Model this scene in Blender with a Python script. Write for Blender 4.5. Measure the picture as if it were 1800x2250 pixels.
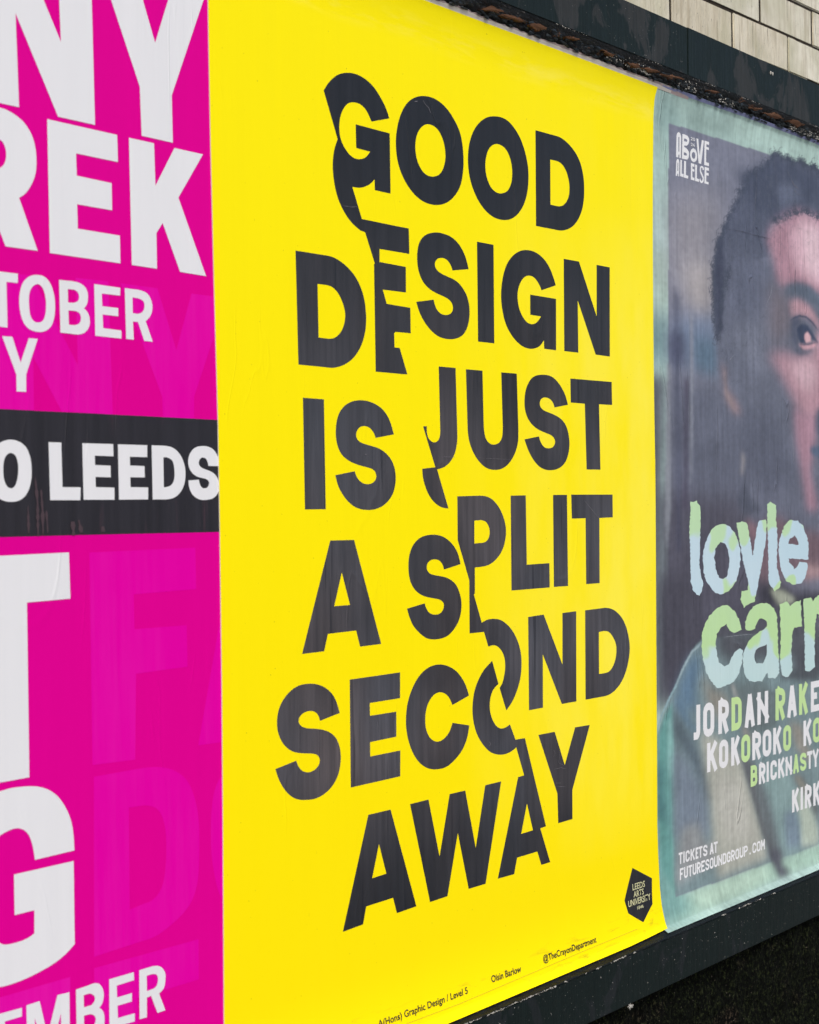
import bpy, bmesh, math, random
import numpy as np
from mathutils import Vector, Matrix, noise
from mathutils.geometry import tessellate_polygon
random.seed(7); RNG = np.random.default_rng(7)
for o in list(bpy.data.objects): bpy.data.objects.remove(o)
scene = bpy.context.scene; COL = scene.collection

# ------------------------------------------------------------------ camera
cam = bpy.data.cameras.new('camera'); cam.sensor_fit = 'HORIZONTAL'; cam.sensor_width = 36; cam.lens = 64.0
cam.clip_start = .05; cam.clip_end = 2000
cam.dof.use_dof = True; cam.dof.focus_distance = 2.45; cam.dof.aperture_fstop = 11
camo = bpy.data.objects.new('camera', cam); COL.objects.link(camo); scene.camera = camo
CR = Matrix(((0.67146497, 0.01273468, -0.74092687), (-0.7409715, -0.00168359, -0.67153436), (-0.00979919, 0.99991749, 0.00830556)))
camo.matrix_world = Matrix.Translation((0, -1.42, 1.55)) @ CR.to_4x4()

# ------------------------------------------------------------------ light
SUN_EL, SUN_AZ = 48, -35          # azimuth measured from -Y (in front of the wall) towards +X
w = bpy.data.worlds.new('World'); scene.world = w; w.use_nodes = True
nt = w.node_tree; nt.nodes.clear()
sky = nt.nodes.new('ShaderNodeTexSky'); sky.sky_type = 'NISHITA'; sky.sun_disc = False
sdir = Vector((math.sin(math.radians(SUN_AZ)) * math.cos(math.radians(SUN_EL)), -math.cos(math.radians(SUN_AZ)) * math.cos(math.radians(SUN_EL)), math.sin(math.radians(SUN_EL))))
sky.sun_elevation = math.radians(SUN_EL); sky.sun_rotation = math.atan2(sdir.x, sdir.y)
sky.air_density = 1.0; sky.dust_density = 4.0; sky.ozone_density = 1.0; sky.altitude = 0
bg = nt.nodes.new('ShaderNodeBackground'); bg.inputs[1].default_value = .11
out = nt.nodes.new('ShaderNodeOutputWorld'); nt.links.new(sky.outputs[0], bg.inputs[0]); nt.links.new(bg.outputs[0], out.inputs[0])
sl = bpy.data.lights.new('sun', 'SUN'); sl.energy = 1.5; sl.angle = math.radians(25); sl.color = (1, .97, .93)
so = bpy.data.objects.new('sun', sl); COL.objects.link(so); so.rotation_euler = (-sdir).to_track_quat('-Z', 'Y').to_euler(); so.location = (0, -5, 8)
scene.view_settings.view_transform = 'Standard'; scene.view_settings.look = 'None'
scene.view_settings.exposure = 0.42; scene.view_settings.gamma = 1; scene.view_settings.use_curve_mapping = False

LETTERS=[
('yellow','printed_letter','black',[(1, ['13977,21086 14002,21122 14029,21159 14059,21196 14097,21236 14139,21275 14183,21311 14223,21339 14265,21363 14307,21383 14347,21399 14389,21412 14431,21422 14479,21432 14528,21438 14578,21441 14635,21440 14692,21435 14747,21425 14799,21412 14849,21395 14896,21375 14930,21357 14962,21337 14994,21316 15024,21292 15055,21265 15086,21237 15114,21208 15142,21178 15166,21151 15189,21124 15209,21096 15228,21068 15249,21030 15268,20991 15286,20951 14914,20837 14895,20866 14877,20895 14857,20923 14835,20950 14811,20975 14783,20997 14737,21022 14688,21038 14648,21043 14608,21043 14569,21040 14530,21034 14489,21021 14450,21002 14412,20973 14379,20939 14347,20896 14320,20850 14305,20817 14292,20783 14283,20749 14277,20712 14273,20675 14271,20638 14272,20602 14276,20566 14282,20531 14293,20498 14306,20467 14324,20437 14345,20408 14369,20381 14395,20355 14421,20332 14448,20311 14478,20293 14523,20274 14571,20263 14618,20262 14666,20267 14716,20280 14762,20298 14797,20321 14827,20347 14855,20377 14882,20408 14601,20412 14595,20741 15292,20739 15297,19880 14971,19881 14967,20032 14934,20000 14897,19969 14847,19937 14789,19908 14744,19890 14697,19876 14650,19866 14605,19861 14561,19859 14517,19859 14701,19438 15415,19433 15677,19433 15685,19065 15057,19062 15054,18878 15605,18869 15604,18499 15114,18492 15194,18298 15694,18286 15698,17918 15375,17912 15344,17892 15349,17688 15457,17688 15618,17315 14951,17317 14938,18835 14956,18840 14764,19259 14673,19272 14637,19287 14600,19303 14569,19318 14537,19334 14506,19352 14470,19377 14436,19404 14403,19433 14376,19460 14350,19488 14325,19517 14301,19547 14278,19579 14257,19611 14238,19645 14221,19681 14206,19714 14193,19749 14182,19785 14171,19822 14162,19860 14154,19899 14147,19939 14142,19979 14138,20019 14136,20058 14136,20100 14138,20141 14141,20180 14147,20218 14156,20262 14167,20305 14181,20347 14198,20389 14217,20430 14236,20472'])]),
('yellow','printed_letter','black',[(1, ['16002,21414 15942,21398 15883,21378 15828,21354 15775,21326 15725,21292 15678,21253 15639,21213 15602,21168 15569,21122 15540,21074 15519,21035 15501,20996 15485,20957 15471,20918 15458,20877 15447,20834 15437,20790 15429,20746 15423,20702 15419,20659 15418,20616 15419,20573 15422,20532 15427,20490 15434,20450 15443,20410 15454,20370 15467,20331 15483,20293 15501,20256 15522,20220 15545,20185 15570,20151 15598,20118 15627,20086 15657,20056 15689,20028 15723,20001 15758,19975 15796,19951 15842,19927 15891,19905 15941,19887 15991,19872 16046,19862 16100,19855 16155,19853 16205,19853 16256,19856 16308,19862 16364,19873 16420,19887 16476,19907 16533,19932 16586,19961 16635,19993 16675,20024 16712,20057 16746,20093 16783,20135 16817,20180 16846,20227 16865,20266 16879,20305 16891,20345 16900,20386 16908,20424 16916,20463 16921,20503 16926,20544 16928,20588 16928,20634 16927,20682 16923,20730 16918,20778 16911,20825 16903,20870 16893,20914 16881,20955 16867,20993 16851,21029 16831,21064 16805,21103 16776,21140 16744,21175 16711,21208 16680,21237 16649,21265 16615,21291 16579,21316 16539,21340 16495,21363 16449,21383 16400,21400 16352,21413 16303,21423 16253,21430 16201,21433 16135,21432 16068,21425', '16101,21019 16046,20999 15996,20968 15960,20938 15928,20904 15901,20867 15877,20823 15859,20779 15847,20734 15840,20687 15838,20640 15840,20595 15845,20554 15853,20514 15866,20476 15883,20440 15904,20405 15929,20371 15956,20342 15986,20316 16021,20294 16071,20274 16125,20264 16177,20264 16231,20271 16293,20288 16351,20315 16399,20353 16436,20399 16459,20437 16478,20477 16493,20518 16503,20561 16508,20604 16509,20646 16506,20688 16499,20728 16489,20768 16474,20811 16455,20852 16431,20891 16404,20926 16373,20958 16337,20984 16301,21003 16261,21016 16219,21025 16160,21027'])]),
('yellow','printed_letter','black',[(1, ['17647,21427 17589,21413 17533,21395 17478,21372 17415,21338 17354,21298 17297,21253 17256,21215 17219,21175 17186,21133 17156,21091 17128,21044 17103,20996 17082,20947 17066,20898 17052,20849 17043,20799 17036,20750 17033,20701 17031,20653 17033,20605 17036,20557 17042,20511 17049,20473 17057,20437 17068,20400 17080,20363 17095,20327 17112,20289 17133,20251 17155,20214 17179,20178 17205,20143 17231,20111 17259,20080 17289,20051 17321,20023 17355,19996 17399,19966 17446,19938 17495,19914 17546,19893 17606,19874 17666,19861 17727,19853 17784,19850 17841,19851 17898,19856 17956,19865 18014,19878 18072,19896 18133,19924 18193,19958 18248,19998 18291,20035 18331,20075 18367,20117 18400,20162 18425,20203 18448,20245 18468,20289 18485,20333 18499,20377 18511,20422 18520,20467 18528,20512 18532,20556 18535,20601 18536,20645 18535,20689 18532,20732 18527,20775 18519,20816 18510,20856 18498,20894 18485,20932 18470,20969 18454,21006 18436,21044 18416,21082 18395,21118 18372,21154 18347,21188 18315,21227 18279,21263 18241,21297 18200,21328 18160,21356 18118,21381 18074,21403 18028,21421 17969,21437 17908,21446 17843,21449 17777,21446 17711,21438', '17732,21014 17670,20997 17614,20969 17563,20929 17522,20880 17497,20836 17478,20788 17463,20741 17454,20696 17449,20653 17449,20609 17452,20573 17457,20537 17466,20501 17477,20467 17495,20430 17516,20396 17540,20364 17566,20335 17595,20309 17630,20288 17687,20266 17747,20256 17792,20256 17838,20263 17899,20279 17958,20304 18012,20343 18052,20393 18077,20438 18096,20486 18108,20534 18115,20579 18117,20624 18115,20667 18110,20713 18100,20758 18085,20803 18066,20848 18040,20891 18007,20930 17970,20962 17926,20988 17876,21007 17805,21018'])]),
('yellow','printed_letter','black',[(1, ['18730,21408 19245,21415 19317,21416 19390,21412 19448,21402 19507,21387 19564,21368 19626,21344 19684,21317 19740,21286 19781,21260 19819,21232 19855,21203 19887,21171 19918,21137 19945,21100 19969,21062 19990,21022 20009,20977 20025,20931 20038,20884 20048,20837 20054,20794 20058,20751 20060,20708 20060,20663 20059,20616 20056,20567 20051,20517 20042,20467 20031,20420 20017,20373 20000,20327 19979,20282 19949,20229 19913,20177 19872,20127 19826,20080 19775,20037 19721,19999 19648,19960 19572,19930 19493,19906 19411,19889 19349,19883 19286,19881 19222,19881 18721,19873', '19119,21003 19282,21008 19341,21005 19398,20994 19441,20977 19480,20954 19514,20927 19542,20898 19566,20868 19586,20834 19605,20792 19622,20748 19634,20703 19640,20665 19642,20628 19641,20591 19637,20553 19629,20513 19616,20475 19587,20424 19549,20378 19508,20341 19461,20310 19411,20290 19358,20278 19301,20273 19243,20272 19114,20272'])]),
('yellow','printed_letter','black',[(1, ['13419,18843 13985,18845 14025,18844 14065,18843 14107,18839 14146,18832 14187,18822 14229,18810 14270,18795 14313,18777 14354,18758 14395,18736 14434,18712 14473,18686 14511,18658 14546,18628 14579,18596 14603,18568 14626,18539 14647,18508 14665,18477 14682,18445 14698,18412 14712,18378 14724,18344 14735,18309 14744,18274 14753,18229 14759,18185 14764,18141 14767,18098 14768,18061 14767,18024 14764,17987 14760,17950 14754,17909 14745,17867 14733,17825 14719,17784 14703,17744 14684,17705 14663,17668 14639,17630 14613,17595 14585,17561 14554,17528 14521,17497 14487,17470 14450,17444 14412,17421 14373,17400 14326,17378 14277,17360 14228,17345 14180,17333 14133,17324 14085,17318 14037,17317 13990,17318 13943,17320 13450,17324', '13823,18440 13979,18442 14031,18440 14080,18432 14116,18419 14150,18402 14182,18380 14212,18354 14239,18325 14262,18294 14284,18260 14302,18225 14319,18190 14332,18157 14342,18124 14348,18091 14350,18057 14347,18023 14340,17988 14331,17953 14318,17917 14302,17883 14283,17853 14260,17824 14235,17798 14196,17766 14152,17741 14107,17724 14060,17715 14014,17712 13969,17712 13833,17715'])]),
('yellow','printed_letter','black',[(1, ['17022,18994 16646,18932 16635,18959 16620,18986 16594,19019 16560,19050 16526,19072 16488,19086 16448,19092 16404,19092 16361,19086 16321,19073 16286,19052 16261,19027 16247,19001 16243,18975 16250,18948 16266,18923 16293,18899 16330,18878 16385,18860 16449,18844 16496,18835 16545,18826 16593,18817 16639,18808 16684,18798 16727,18784 16770,18766 16810,18744 16849,18717 16889,18684 16926,18648 16959,18609 16984,18569 17004,18528 17019,18487 17029,18446 17035,18404 17037,18360 17036,18313 17030,18264 17020,18215 17006,18169 16987,18125 16963,18082 16935,18044 16902,18009 16862,17979 16820,17955 16774,17936 16726,17921 16679,17910 16631,17902 16580,17897 16516,17895 16451,17897 16387,17903 16328,17914 16273,17931 16221,17953 16178,17975 16136,17999 16096,18027 16058,18056 16022,18087 15989,18119 15958,18152 15932,18184 15905,18222 15883,18258 15864,18294 15850,18325 15838,18356 15826,18386 16210,18453 16220,18421 16232,18390 16250,18356 16274,18323 16306,18294 16345,18270 16381,18258 16421,18252 16466,18250 16512,18254 16558,18266 16598,18286 16625,18312 16642,18341 16648,18373 16643,18404 16627,18436 16600,18463 16563,18485 16516,18503 16471,18515 16422,18526 16372,18536 16324,18545 16277,18555 16230,18566 16182,18580 16134,18597 16090,18617 16047,18641 16008,18668 15974,18698 15943,18733 15916,18771 15895,18812 15880,18848 15869,18886 15861,18924 15855,18962 15852,19009 15853,19055 15857,19100 15864,19143 15874,19185 15889,19227 15910,19266 15937,19303 15972,19338 16013,19368 16060,19394 16113,19416 16173,19434 16237,19448 16302,19456 16371,19460 16439,19458 16506,19452 16557,19445 16607,19434 16654,19420 16699,19403 16742,19381 16782,19356 16819,19329 16852,19298 16885,19264 16914,19228 16939,19191 16962,19152 16980,19113 16995,19074 17009,19034'])]),
('yellow','printed_letter','black',[(1, ['17229,19436 17632,19437 17627,17912 17232,17911'])]),
('yellow','printed_letter','black',[(1, ['19239,18975 18853,18856 18828,18895 18798,18933 18760,18973 18715,19009 18670,19036 18619,19053 18564,19059 18508,19055 18458,19043 18412,19023 18364,18990 18324,18951 18288,18904 18260,18853 18244,18814 18232,18774 18225,18733 18224,18688 18227,18644 18234,18601 18244,18562 18258,18525 18276,18488 18300,18450 18329,18413 18361,18379 18406,18341 18456,18311 18508,18294 18566,18287 18623,18292 18677,18308 18723,18332 18762,18362 18798,18397 18833,18433 18549,18437 18551,18757 19242,18755 19232,17916 18910,17919 18903,18055 18861,18009 18812,17968 18753,17936 18685,17913 18610,17898 18532,17892 18477,17894 18422,17900 18368,17911 18312,17927 18258,17949 18206,17974 18164,17999 18123,18026 18084,18055 18047,18087 18009,18122 17974,18160 17943,18199 17916,18241 17896,18278 17878,18316 17863,18355 17851,18394 17839,18432 17828,18477 17819,18521 17812,18565 17808,18610 17806,18658 17807,18708 17812,18758 17819,18808 17826,18849 17835,18889 17846,18930 17859,18971 17874,19011 17895,19061 17920,19110 17949,19158 17983,19205 18019,19244 18058,19282 18101,19316 18146,19348 18199,19378 18253,19404 18309,19425 18362,19440 18417,19451 18473,19458 18537,19462 18602,19461 18666,19455 18735,19442 18800,19423 18861,19398 18908,19375 18951,19350 18992,19321 19029,19290 19066,19253 19099,19214 19129,19174 19155,19133 19179,19093 19200,19054 19220,19014'])]),
('yellow','printed_letter','black',[(1, ['19464,19434 19893,19437 20389,18571 20402,19441 20790,19440 20770,17916 20351,17922 19847,18787 19849,17920 19456,17919'])]),
('yellow','printed_letter','black',[(1, ['13527,16884 13921,16881 13935,15385 13543,15385'])]),
('yellow','printed_letter','black',[(1, ['15316,16442 14935,16380 14923,16409 14906,16439 14880,16471 14846,16499 14811,16520 14772,16534 14732,16541 14691,16541 14649,16534 14612,16519 14581,16495 14559,16466 14546,16440 14541,16414 14546,16386 14561,16359 14586,16335 14620,16316 14664,16301 14715,16290 14762,16281 14813,16272 14864,16263 14916,16254 14967,16243 15016,16229 15061,16212 15105,16191 15146,16167 15186,16140 15223,16111 15255,16079 15282,16043 15303,16006 15320,15966 15331,15933 15339,15899 15345,15865 15347,15830 15345,15784 15338,15739 15327,15694 15313,15652 15294,15612 15270,15573 15238,15536 15200,15501 15158,15468 15113,15441 15065,15417 15014,15398 14964,15384 14913,15374 14862,15368 14816,15365 14770,15364 14723,15365 14667,15370 14609,15379 14554,15392 14501,15411 14453,15433 14408,15460 14375,15483 14343,15508 14313,15535 14285,15563 14256,15594 14229,15626 14205,15659 14184,15694 14165,15731 14150,15770 14137,15809 14125,15849 14508,15907 14521,15872 14539,15838 14566,15805 14601,15775 14642,15752 14686,15735 14727,15728 14771,15726 14821,15732 14868,15746 14904,15769 14929,15798 14940,15826 14941,15855 14928,15888 14903,15917 14864,15938 14817,15952 14777,15960 14734,15967 14689,15975 14633,15985 14576,15996 14520,16010 14469,16024 14421,16040 14375,16059 14330,16082 14288,16108 14252,16137 14223,16169 14200,16202 14181,16238 14166,16277 14154,16318 14146,16360 14142,16403 14141,16447 14144,16490 14148,16523 14154,16556 14162,16589 14173,16622 14189,16663 14211,16702 14240,16740 14276,16776 14318,16808 14365,16835 14413,16857 14462,16873 14512,16886 14561,16894 14610,16899 14660,16901 14716,16900 14773,16895 14830,16886 14890,16873 14948,16855 15003,16834 15054,16809 15101,16780 15143,16745 15175,16712 15204,16676 15229,16638 15251,16599 15270,16560 15287,16520 15302,16481'])]),
('yellow','printed_letter','black',[(1, ['16309,17474 16695,17475 16722,16456 16720,16412 16716,16369 16708,16328 16697,16289 16684,16246 16664,16201 16641,16163 16611,16125 16577,16089 16543,16059 16506,16032 16467,16009 16414,15985 16359,15969 16305,15957 16251,15949 16501,15367 16450,15371 16399,15376 16350,15385 16301,15400 16253,15420 16208,15445 16170,15470 16133,15498 16099,15529 16068,15562 16040,15598 16016,15636 15995,15673 15977,15710 15958,15752 15943,15793 15932,15833 15926,15873 15922,15913 15920,15954 16211,15980 15948,16575 16032,16581 16029,16540 16030,16500 16038,16460 16053,16423 16074,16395 16104,16372 16142,16354 16186,16345 16227,16350 16264,16366 16294,16391 16313,16422 16325,16464 16331,16508'])]),
('yellow','printed_letter','black',[(1, ['16937,17471 17332,17472 17350,16618 17354,16581 17360,16543 17369,16505 17383,16468 17402,16432 17426,16401 17464,16373 17508,16354 17553,16345 17599,16343 17646,16349 17690,16362 17735,16385 17770,16417 17789,16448 17803,16482 17811,16517 17815,16555 17817,16594 17818,16632 17793,17473 18185,17476 18213,16611 18213,16564 18212,16518 18210,16472 18205,16428 18197,16389 18186,16351 18171,16314 18154,16277 18132,16238 18107,16200 18077,16162 18044,16126 18008,16092 17968,16060 17926,16032 17883,16008 17832,15987 17781,15971 17729,15960 17655,15953 17580,15953 17524,15956 17468,15965 17413,15979 17365,15997 17319,16019 17276,16045 17235,16074 17196,16106 17160,16139 17128,16174 17098,16209 17072,16243 17050,16278 17030,16314 17013,16351 16998,16391 16986,16431 16977,16471 16970,16510 16965,16554 16963,16597 16962,16638'])]),
('yellow','printed_letter','black',[(1, ['19545,17042 19175,16983 19159,17017 19139,17051 19108,17082 19068,17107 19023,17123 18974,17132 18925,17135 18878,17130 18837,17115 18804,17092 18784,17061 18778,17027 18785,16996 18805,16968 18843,16942 18895,16921 18969,16903 19050,16888 19109,16876 19166,16863 19222,16848 19273,16832 19321,16814 19366,16792 19409,16766 19448,16736 19481,16701 19511,16659 19534,16613 19553,16564 19567,16512 19576,16460 19580,16408 19577,16361 19569,16315 19557,16269 19540,16221 19517,16174 19487,16129 19450,16089 19406,16054 19354,16023 19300,16000 19241,15983 19180,15970 19118,15962 19056,15959 18994,15960 18931,15965 18869,15976 18810,15992 18750,16017 18695,16048 18644,16084 18605,16115 18570,16149 18537,16183 18507,16216 18477,16256 18450,16294 18427,16332 18406,16369 18387,16406 18368,16443 18748,16500 18764,16462 18783,16425 18809,16390 18844,16358 18884,16333 18928,16317 19013,16314 19065,16320 19114,16335 19154,16364 19178,16400 19183,16430 19173,16460 19144,16491 19102,16518 19049,16536 18988,16549 18934,16560 18877,16573 18819,16587 18761,16602 18706,16620 18652,16641 18597,16669 18546,16701 18501,16738 18462,16779 18431,16823 18407,16869 18394,16905 18385,16941 18379,16979 18377,17018 18377,17060 18381,17103 18388,17145 18398,17187 18416,17234 18439,17280 18469,17324 18504,17367 18546,17407 18595,17440 18669,17469 18749,17486 18825,17496 18903,17500 18965,17500 19027,17495 19088,17485 19149,17466 19206,17440 19259,17409 19312,17370 19360,17329 19402,17287 19436,17248 19464,17209 19488,17170 19509,17128 19528,17085'])]),
('yellow','printed_letter','black',[(1, ['19619,17478 20817,17485 20827,17092 20437,17088 20461,15981 20058,15981 20023,17079 19625,17082'])]),
('yellow','printed_letter','black',[(1, ['14014,14956 14480,14951 15008,13461 14578,13458 14504,13689 13951,13683 13877,13452 13462,13450', '14232,14509 14387,14052 14078,14053'])]),
('yellow','printed_letter','black',[(1, ['16767,14525 16384,14458 16373,14493 16357,14527 16333,14558 16302,14584 16268,14601 16231,14613 16160,14620 16112,14615 16066,14601 16030,14578 16007,14549 15998,14518 16001,14487 16015,14457 16040,14431 16076,14411 16122,14396 16165,14387 16213,14379 16264,14371 16320,14362 16376,14352 16431,14338 16478,14323 16523,14306 16563,14286 16612,14257 16655,14222 16684,14188 16709,14150 16731,14108 16748,14072 16761,14036 16772,13998 16779,13961 16782,13913 16779,13866 16772,13820 16761,13777 16746,13736 16725,13695 16698,13654 16665,13614 16626,13575 16593,13547 16557,13521 16519,13497 16478,13477 16428,13459 16376,13447 16321,13439 16267,13435 16211,13434 16155,13436 16099,13441 16044,13450 15991,13464 15934,13489 15880,13519 15829,13554 15792,13581 15756,13610 15723,13640 15693,13671 15665,13706 15642,13743 15621,13780 15604,13815 15587,13855 15573,13892 15560,13928 15947,13983 15958,13949 15974,13915 15999,13880 16031,13849 16065,13828 16101,13814 16141,13805 16184,13801 16233,13801 16279,13810 16321,13831 16352,13860 16370,13891 16376,13922 16372,13949 16358,13973 16306,14007 16263,14022 16211,14033 16159,14042 16103,14051 16046,14061 15990,14073 15935,14088 15884,14106 15834,14127 15788,14153 15746,14182 15706,14220 15672,14260 15645,14303 15626,14344 15614,14385 15606,14427 15601,14472 15598,14518 15599,14565 15602,14611 15609,14657 15621,14701 15638,14743 15659,14783 15687,14822 15719,14857 15758,14890 15803,14918 15855,14943 15914,14962 15978,14975 16048,14983 16119,14985 16189,14983 16251,14976 16310,14966 16368,14950 16427,14927 16483,14899 16535,14867 16581,14833 16621,14798 16655,14761 16684,14724 16708,14686 16727,14647 16743,14607 16756,14566'])]),
('yellow','printed_letter','black',[(1, ['16708,15547 17228,15555 17298,15553 17368,15547 17439,15534 17509,15510 17563,15483 17615,15449 17663,15411 17697,15380 17727,15348 17754,15314 17779,15278 17803,15239 17824,15200 17842,15160 17856,15121 17868,15077 17874,15033 17875,14988 17872,14948 17866,14906 17856,14865 17844,14824 17824,14778 17800,14736 17771,14695 17736,14656 17696,14619 17651,14584 17605,14555 17557,14529 17507,14508 17442,14488 17377,14475 17320,14469 17262,14465 17105,14459 17099,14060 17074,14055 17257,13608 17316,13627 17378,13642 17426,13648 17478,13651 17533,13649 17594,13644 17656,13634 17715,13619 17771,13598 17823,13572 17872,13542 17924,13507 17972,13468 18017,13426 18051,13390 18082,13351 18110,13312 18136,13271 18160,13228 18182,13184 18200,13141 18215,13098 18225,13056 18233,13014 18237,12972 18239,12928 18239,12879 18237,12828 18231,12778 18223,12729 18212,12686 18199,12645 18183,12606 18166,12568 18148,12532 18128,12496 18106,12461 18083,12426 18059,12392 18032,12359 18004,12327 17974,12297 17932,12261 17887,12228 17842,12196 17679,12564 17714,12593 17745,12627 17765,12660 17781,12698 17794,12737 17806,12775 17816,12812 17822,12850 17825,12888 17823,12927 17819,12966 17812,13000 17801,13034 17786,13067 17765,13101 17739,13134 17708,13164 17665,13197 17618,13221 17574,13234 17527,13240 17470,13237 17410,13230 17311,13462 16965,13465 16969,14272 16706,14888', '17103,15175 17273,15180 17327,15170 17375,15154 17411,15128 17438,15096 17459,15057 17470,15014 17469,14964 17453,14917 17432,14885 17401,14861 17365,14844 17324,14834 17278,14830 17229,14830 17098,14826'])]),
('yellow','printed_letter','black',[(1, ['18001,15552 18388,15554 18399,14451 18997,14453 19002,14059 18000,14061'])]),
('yellow','printed_letter','black',[(1, ['19113,15559 19496,15558 19503,14058 19114,14061'])]),
('yellow','printed_letter','black',[(1, ['19614,15561 20816,15558 20817,15169 20418,15163 20410,14061 20017,14062 20016,15166 19626,15165'])]),
('yellow','printed_letter','black',[(1, ['14163,12578 13784,12515 13772,12552 13755,12587 13734,12614 13706,12637 13677,12652 13647,12662 13588,12672 13545,12671 13500,12663 13456,12648 13421,12626 13398,12598 13387,12566 13391,12536 13410,12507 13448,12478 13497,12457 13534,12446 13574,12439 13614,12432 13659,12425 13706,12417 13752,12408 13800,12397 13847,12384 13892,12369 13935,12352 13975,12331 14012,12308 14047,12281 14077,12252 14103,12220 14125,12183 14143,12144 14157,12104 14167,12061 14173,12016 14175,11970 14173,11931 14169,11891 14162,11851 14152,11814 14142,11781 14129,11750 14114,11720 14095,11691 14072,11661 14045,11631 14014,11604 13982,11578 13949,11556 13914,11537 13877,11521 13839,11506 13789,11491 13736,11480 13679,11474 13634,11473 13587,11475 13539,11480 13493,11486 13435,11495 13380,11508 13328,11526 13280,11548 13236,11576 13195,11607 13163,11636 13134,11666 13107,11698 13082,11730 13054,11771 13030,11811 13009,11852 12990,11894 12973,11936 12958,11978 13335,12037 13350,12001 13367,11966 13391,11932 13421,11902 13453,11880 13488,11864 13526,11853 13566,11848 13616,11851 13665,11862 13710,11884 13745,11912 13765,11941 13772,11971 13768,12003 13751,12033 13724,12058 13688,12076 13641,12089 13590,12098 13547,12104 13501,12111 13453,12119 13409,12127 13365,12137 13321,12149 13279,12164 13230,12188 13186,12217 13147,12249 13111,12284 13080,12322 13054,12362 13036,12394 13022,12427 13011,12460 13003,12494 12996,12536 12995,12577 12997,12619 13002,12654 13009,12688 13018,12722 13031,12755 13046,12786 13064,12816 13085,12844 13108,12872 13135,12898 13165,12924 13198,12948 13233,12970 13270,12990 13308,13007 13347,13021 13388,13032 13439,13039 13492,13042 13544,13042 13597,13039 13649,13033 13702,13024 13756,13010 13809,12992 13861,12970 13911,12942 13958,12911 14000,12876 14030,12845 14057,12813 14080,12778 14100,12742 14119,12702 14135,12662 14150,12620'])]),
('yellow','printed_letter','black',[(1, ['14366,13018 15398,13021 15392,12650 14763,12650 14764,12469 15309,12466 15304,12106 14761,12099 14760,11897 15386,11898 15380,11526 14365,11519'])]),
('yellow','printed_letter','black',[(1, ['16936,12524 16548,12422 16526,12463 16500,12504 16468,12545 16429,12582 16389,12607 16345,12626 16299,12639 16250,12645 16195,12640 16143,12625 16108,12607 16076,12585 16048,12560 16020,12532 15996,12501 15976,12467 15960,12429 15948,12389 15939,12348 15934,12306 15932,12265 15933,12224 15938,12187 15946,12150 15959,12113 15977,12074 16000,12037 16028,12003 16072,11967 16121,11940 16167,11924 16216,11917 16270,11920 16323,11934 16375,11956 16420,11985 16448,12008 16473,12034 16494,12062 16512,12092 16529,12124 16544,12156 16937,12070 16929,12034 16920,11999 16910,11963 16897,11923 16880,11882 16859,11841 16838,11808 16815,11774 16788,11742 16758,11711 16722,11680 16683,11651 16641,11624 16597,11598 16552,11574 16505,11553 16459,11534 16413,11521 16366,11512 16318,11507 16269,11507 16215,11509 16159,11513 16103,11521 16047,11534 15993,11551 15940,11573 15882,11604 15828,11640 15779,11680 15743,11715 15711,11751 15681,11789 15655,11828 15629,11872 15605,11916 15584,11962 15566,12009 15552,12049 15540,12090 15530,12131 15522,12172 15517,12213 15513,12254 15512,12294 15513,12334 15516,12373 15520,12411 15525,12448 15532,12484 15540,12520 15551,12555 15563,12590 15578,12625 15595,12660 15613,12695 15634,12730 15657,12764 15681,12797 15707,12830 15735,12861 15765,12891 15797,12919 15835,12947 15875,12973 15917,12995 15961,13015 16013,13033 16068,13047 16126,13055 16187,13059 16251,13058 16316,13051 16382,13037 16447,13018 16508,12995 16560,12972 16607,12945 16653,12915 16700,12878 16745,12836 16786,12791 16815,12756 16840,12720 16863,12685 16883,12649 16903,12607 16921,12565'])]),
('yellow','printed_letter','black',[(1, ['17503,13002 17653,12628 17603,12604 17556,12577 17525,12552 17499,12523 17477,12490 17458,12451 17445,12408 17436,12364 17433,12320 17434,12277 17439,12234 17450,12193 17465,12154 17484,12114 17509,12074 17538,12034 17573,11997 17627,11957 17690,11930 17757,11924 17822,11931 17878,11946 17929,11966 18067,11708 18308,11702 18842,10208 18690,10199 18947,9607 18709,9607 18606,9842 18080,9843 18001,9597 17590,9608 18125,11108 18280,11114 18084,11584 18041,11566 17996,11549 17949,11535 17898,11525 17844,11518 17789,11516 17712,11519 17632,11531 17570,11546 17509,11566 17451,11591 17396,11623 17346,11660 17298,11701 17257,11739 17218,11780 17181,11822 17148,11866 17122,11906 17100,11946 17080,11988 17064,12030 17050,12072 17038,12113 17029,12154 17022,12194 17018,12233 17015,12269 17015,12317 17018,12363 17024,12409 17032,12451 17042,12495 17054,12539 17070,12582 17088,12622 17110,12660 17134,12697 17160,12734 17187,12768 17215,12800 17245,12831 17277,12860 17315,12889 17354,12915 17393,12938 17430,12960 17466,12981', '18347,10655 18495,10204 18190,10199'])]),
('yellow','printed_letter','black',[(1, ['18422,13618 18831,13630 19329,12780 19341,13623 19725,13627 19708,12132 19302,12134 18799,12989 18789,12131 18422,12130'])]),
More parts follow.
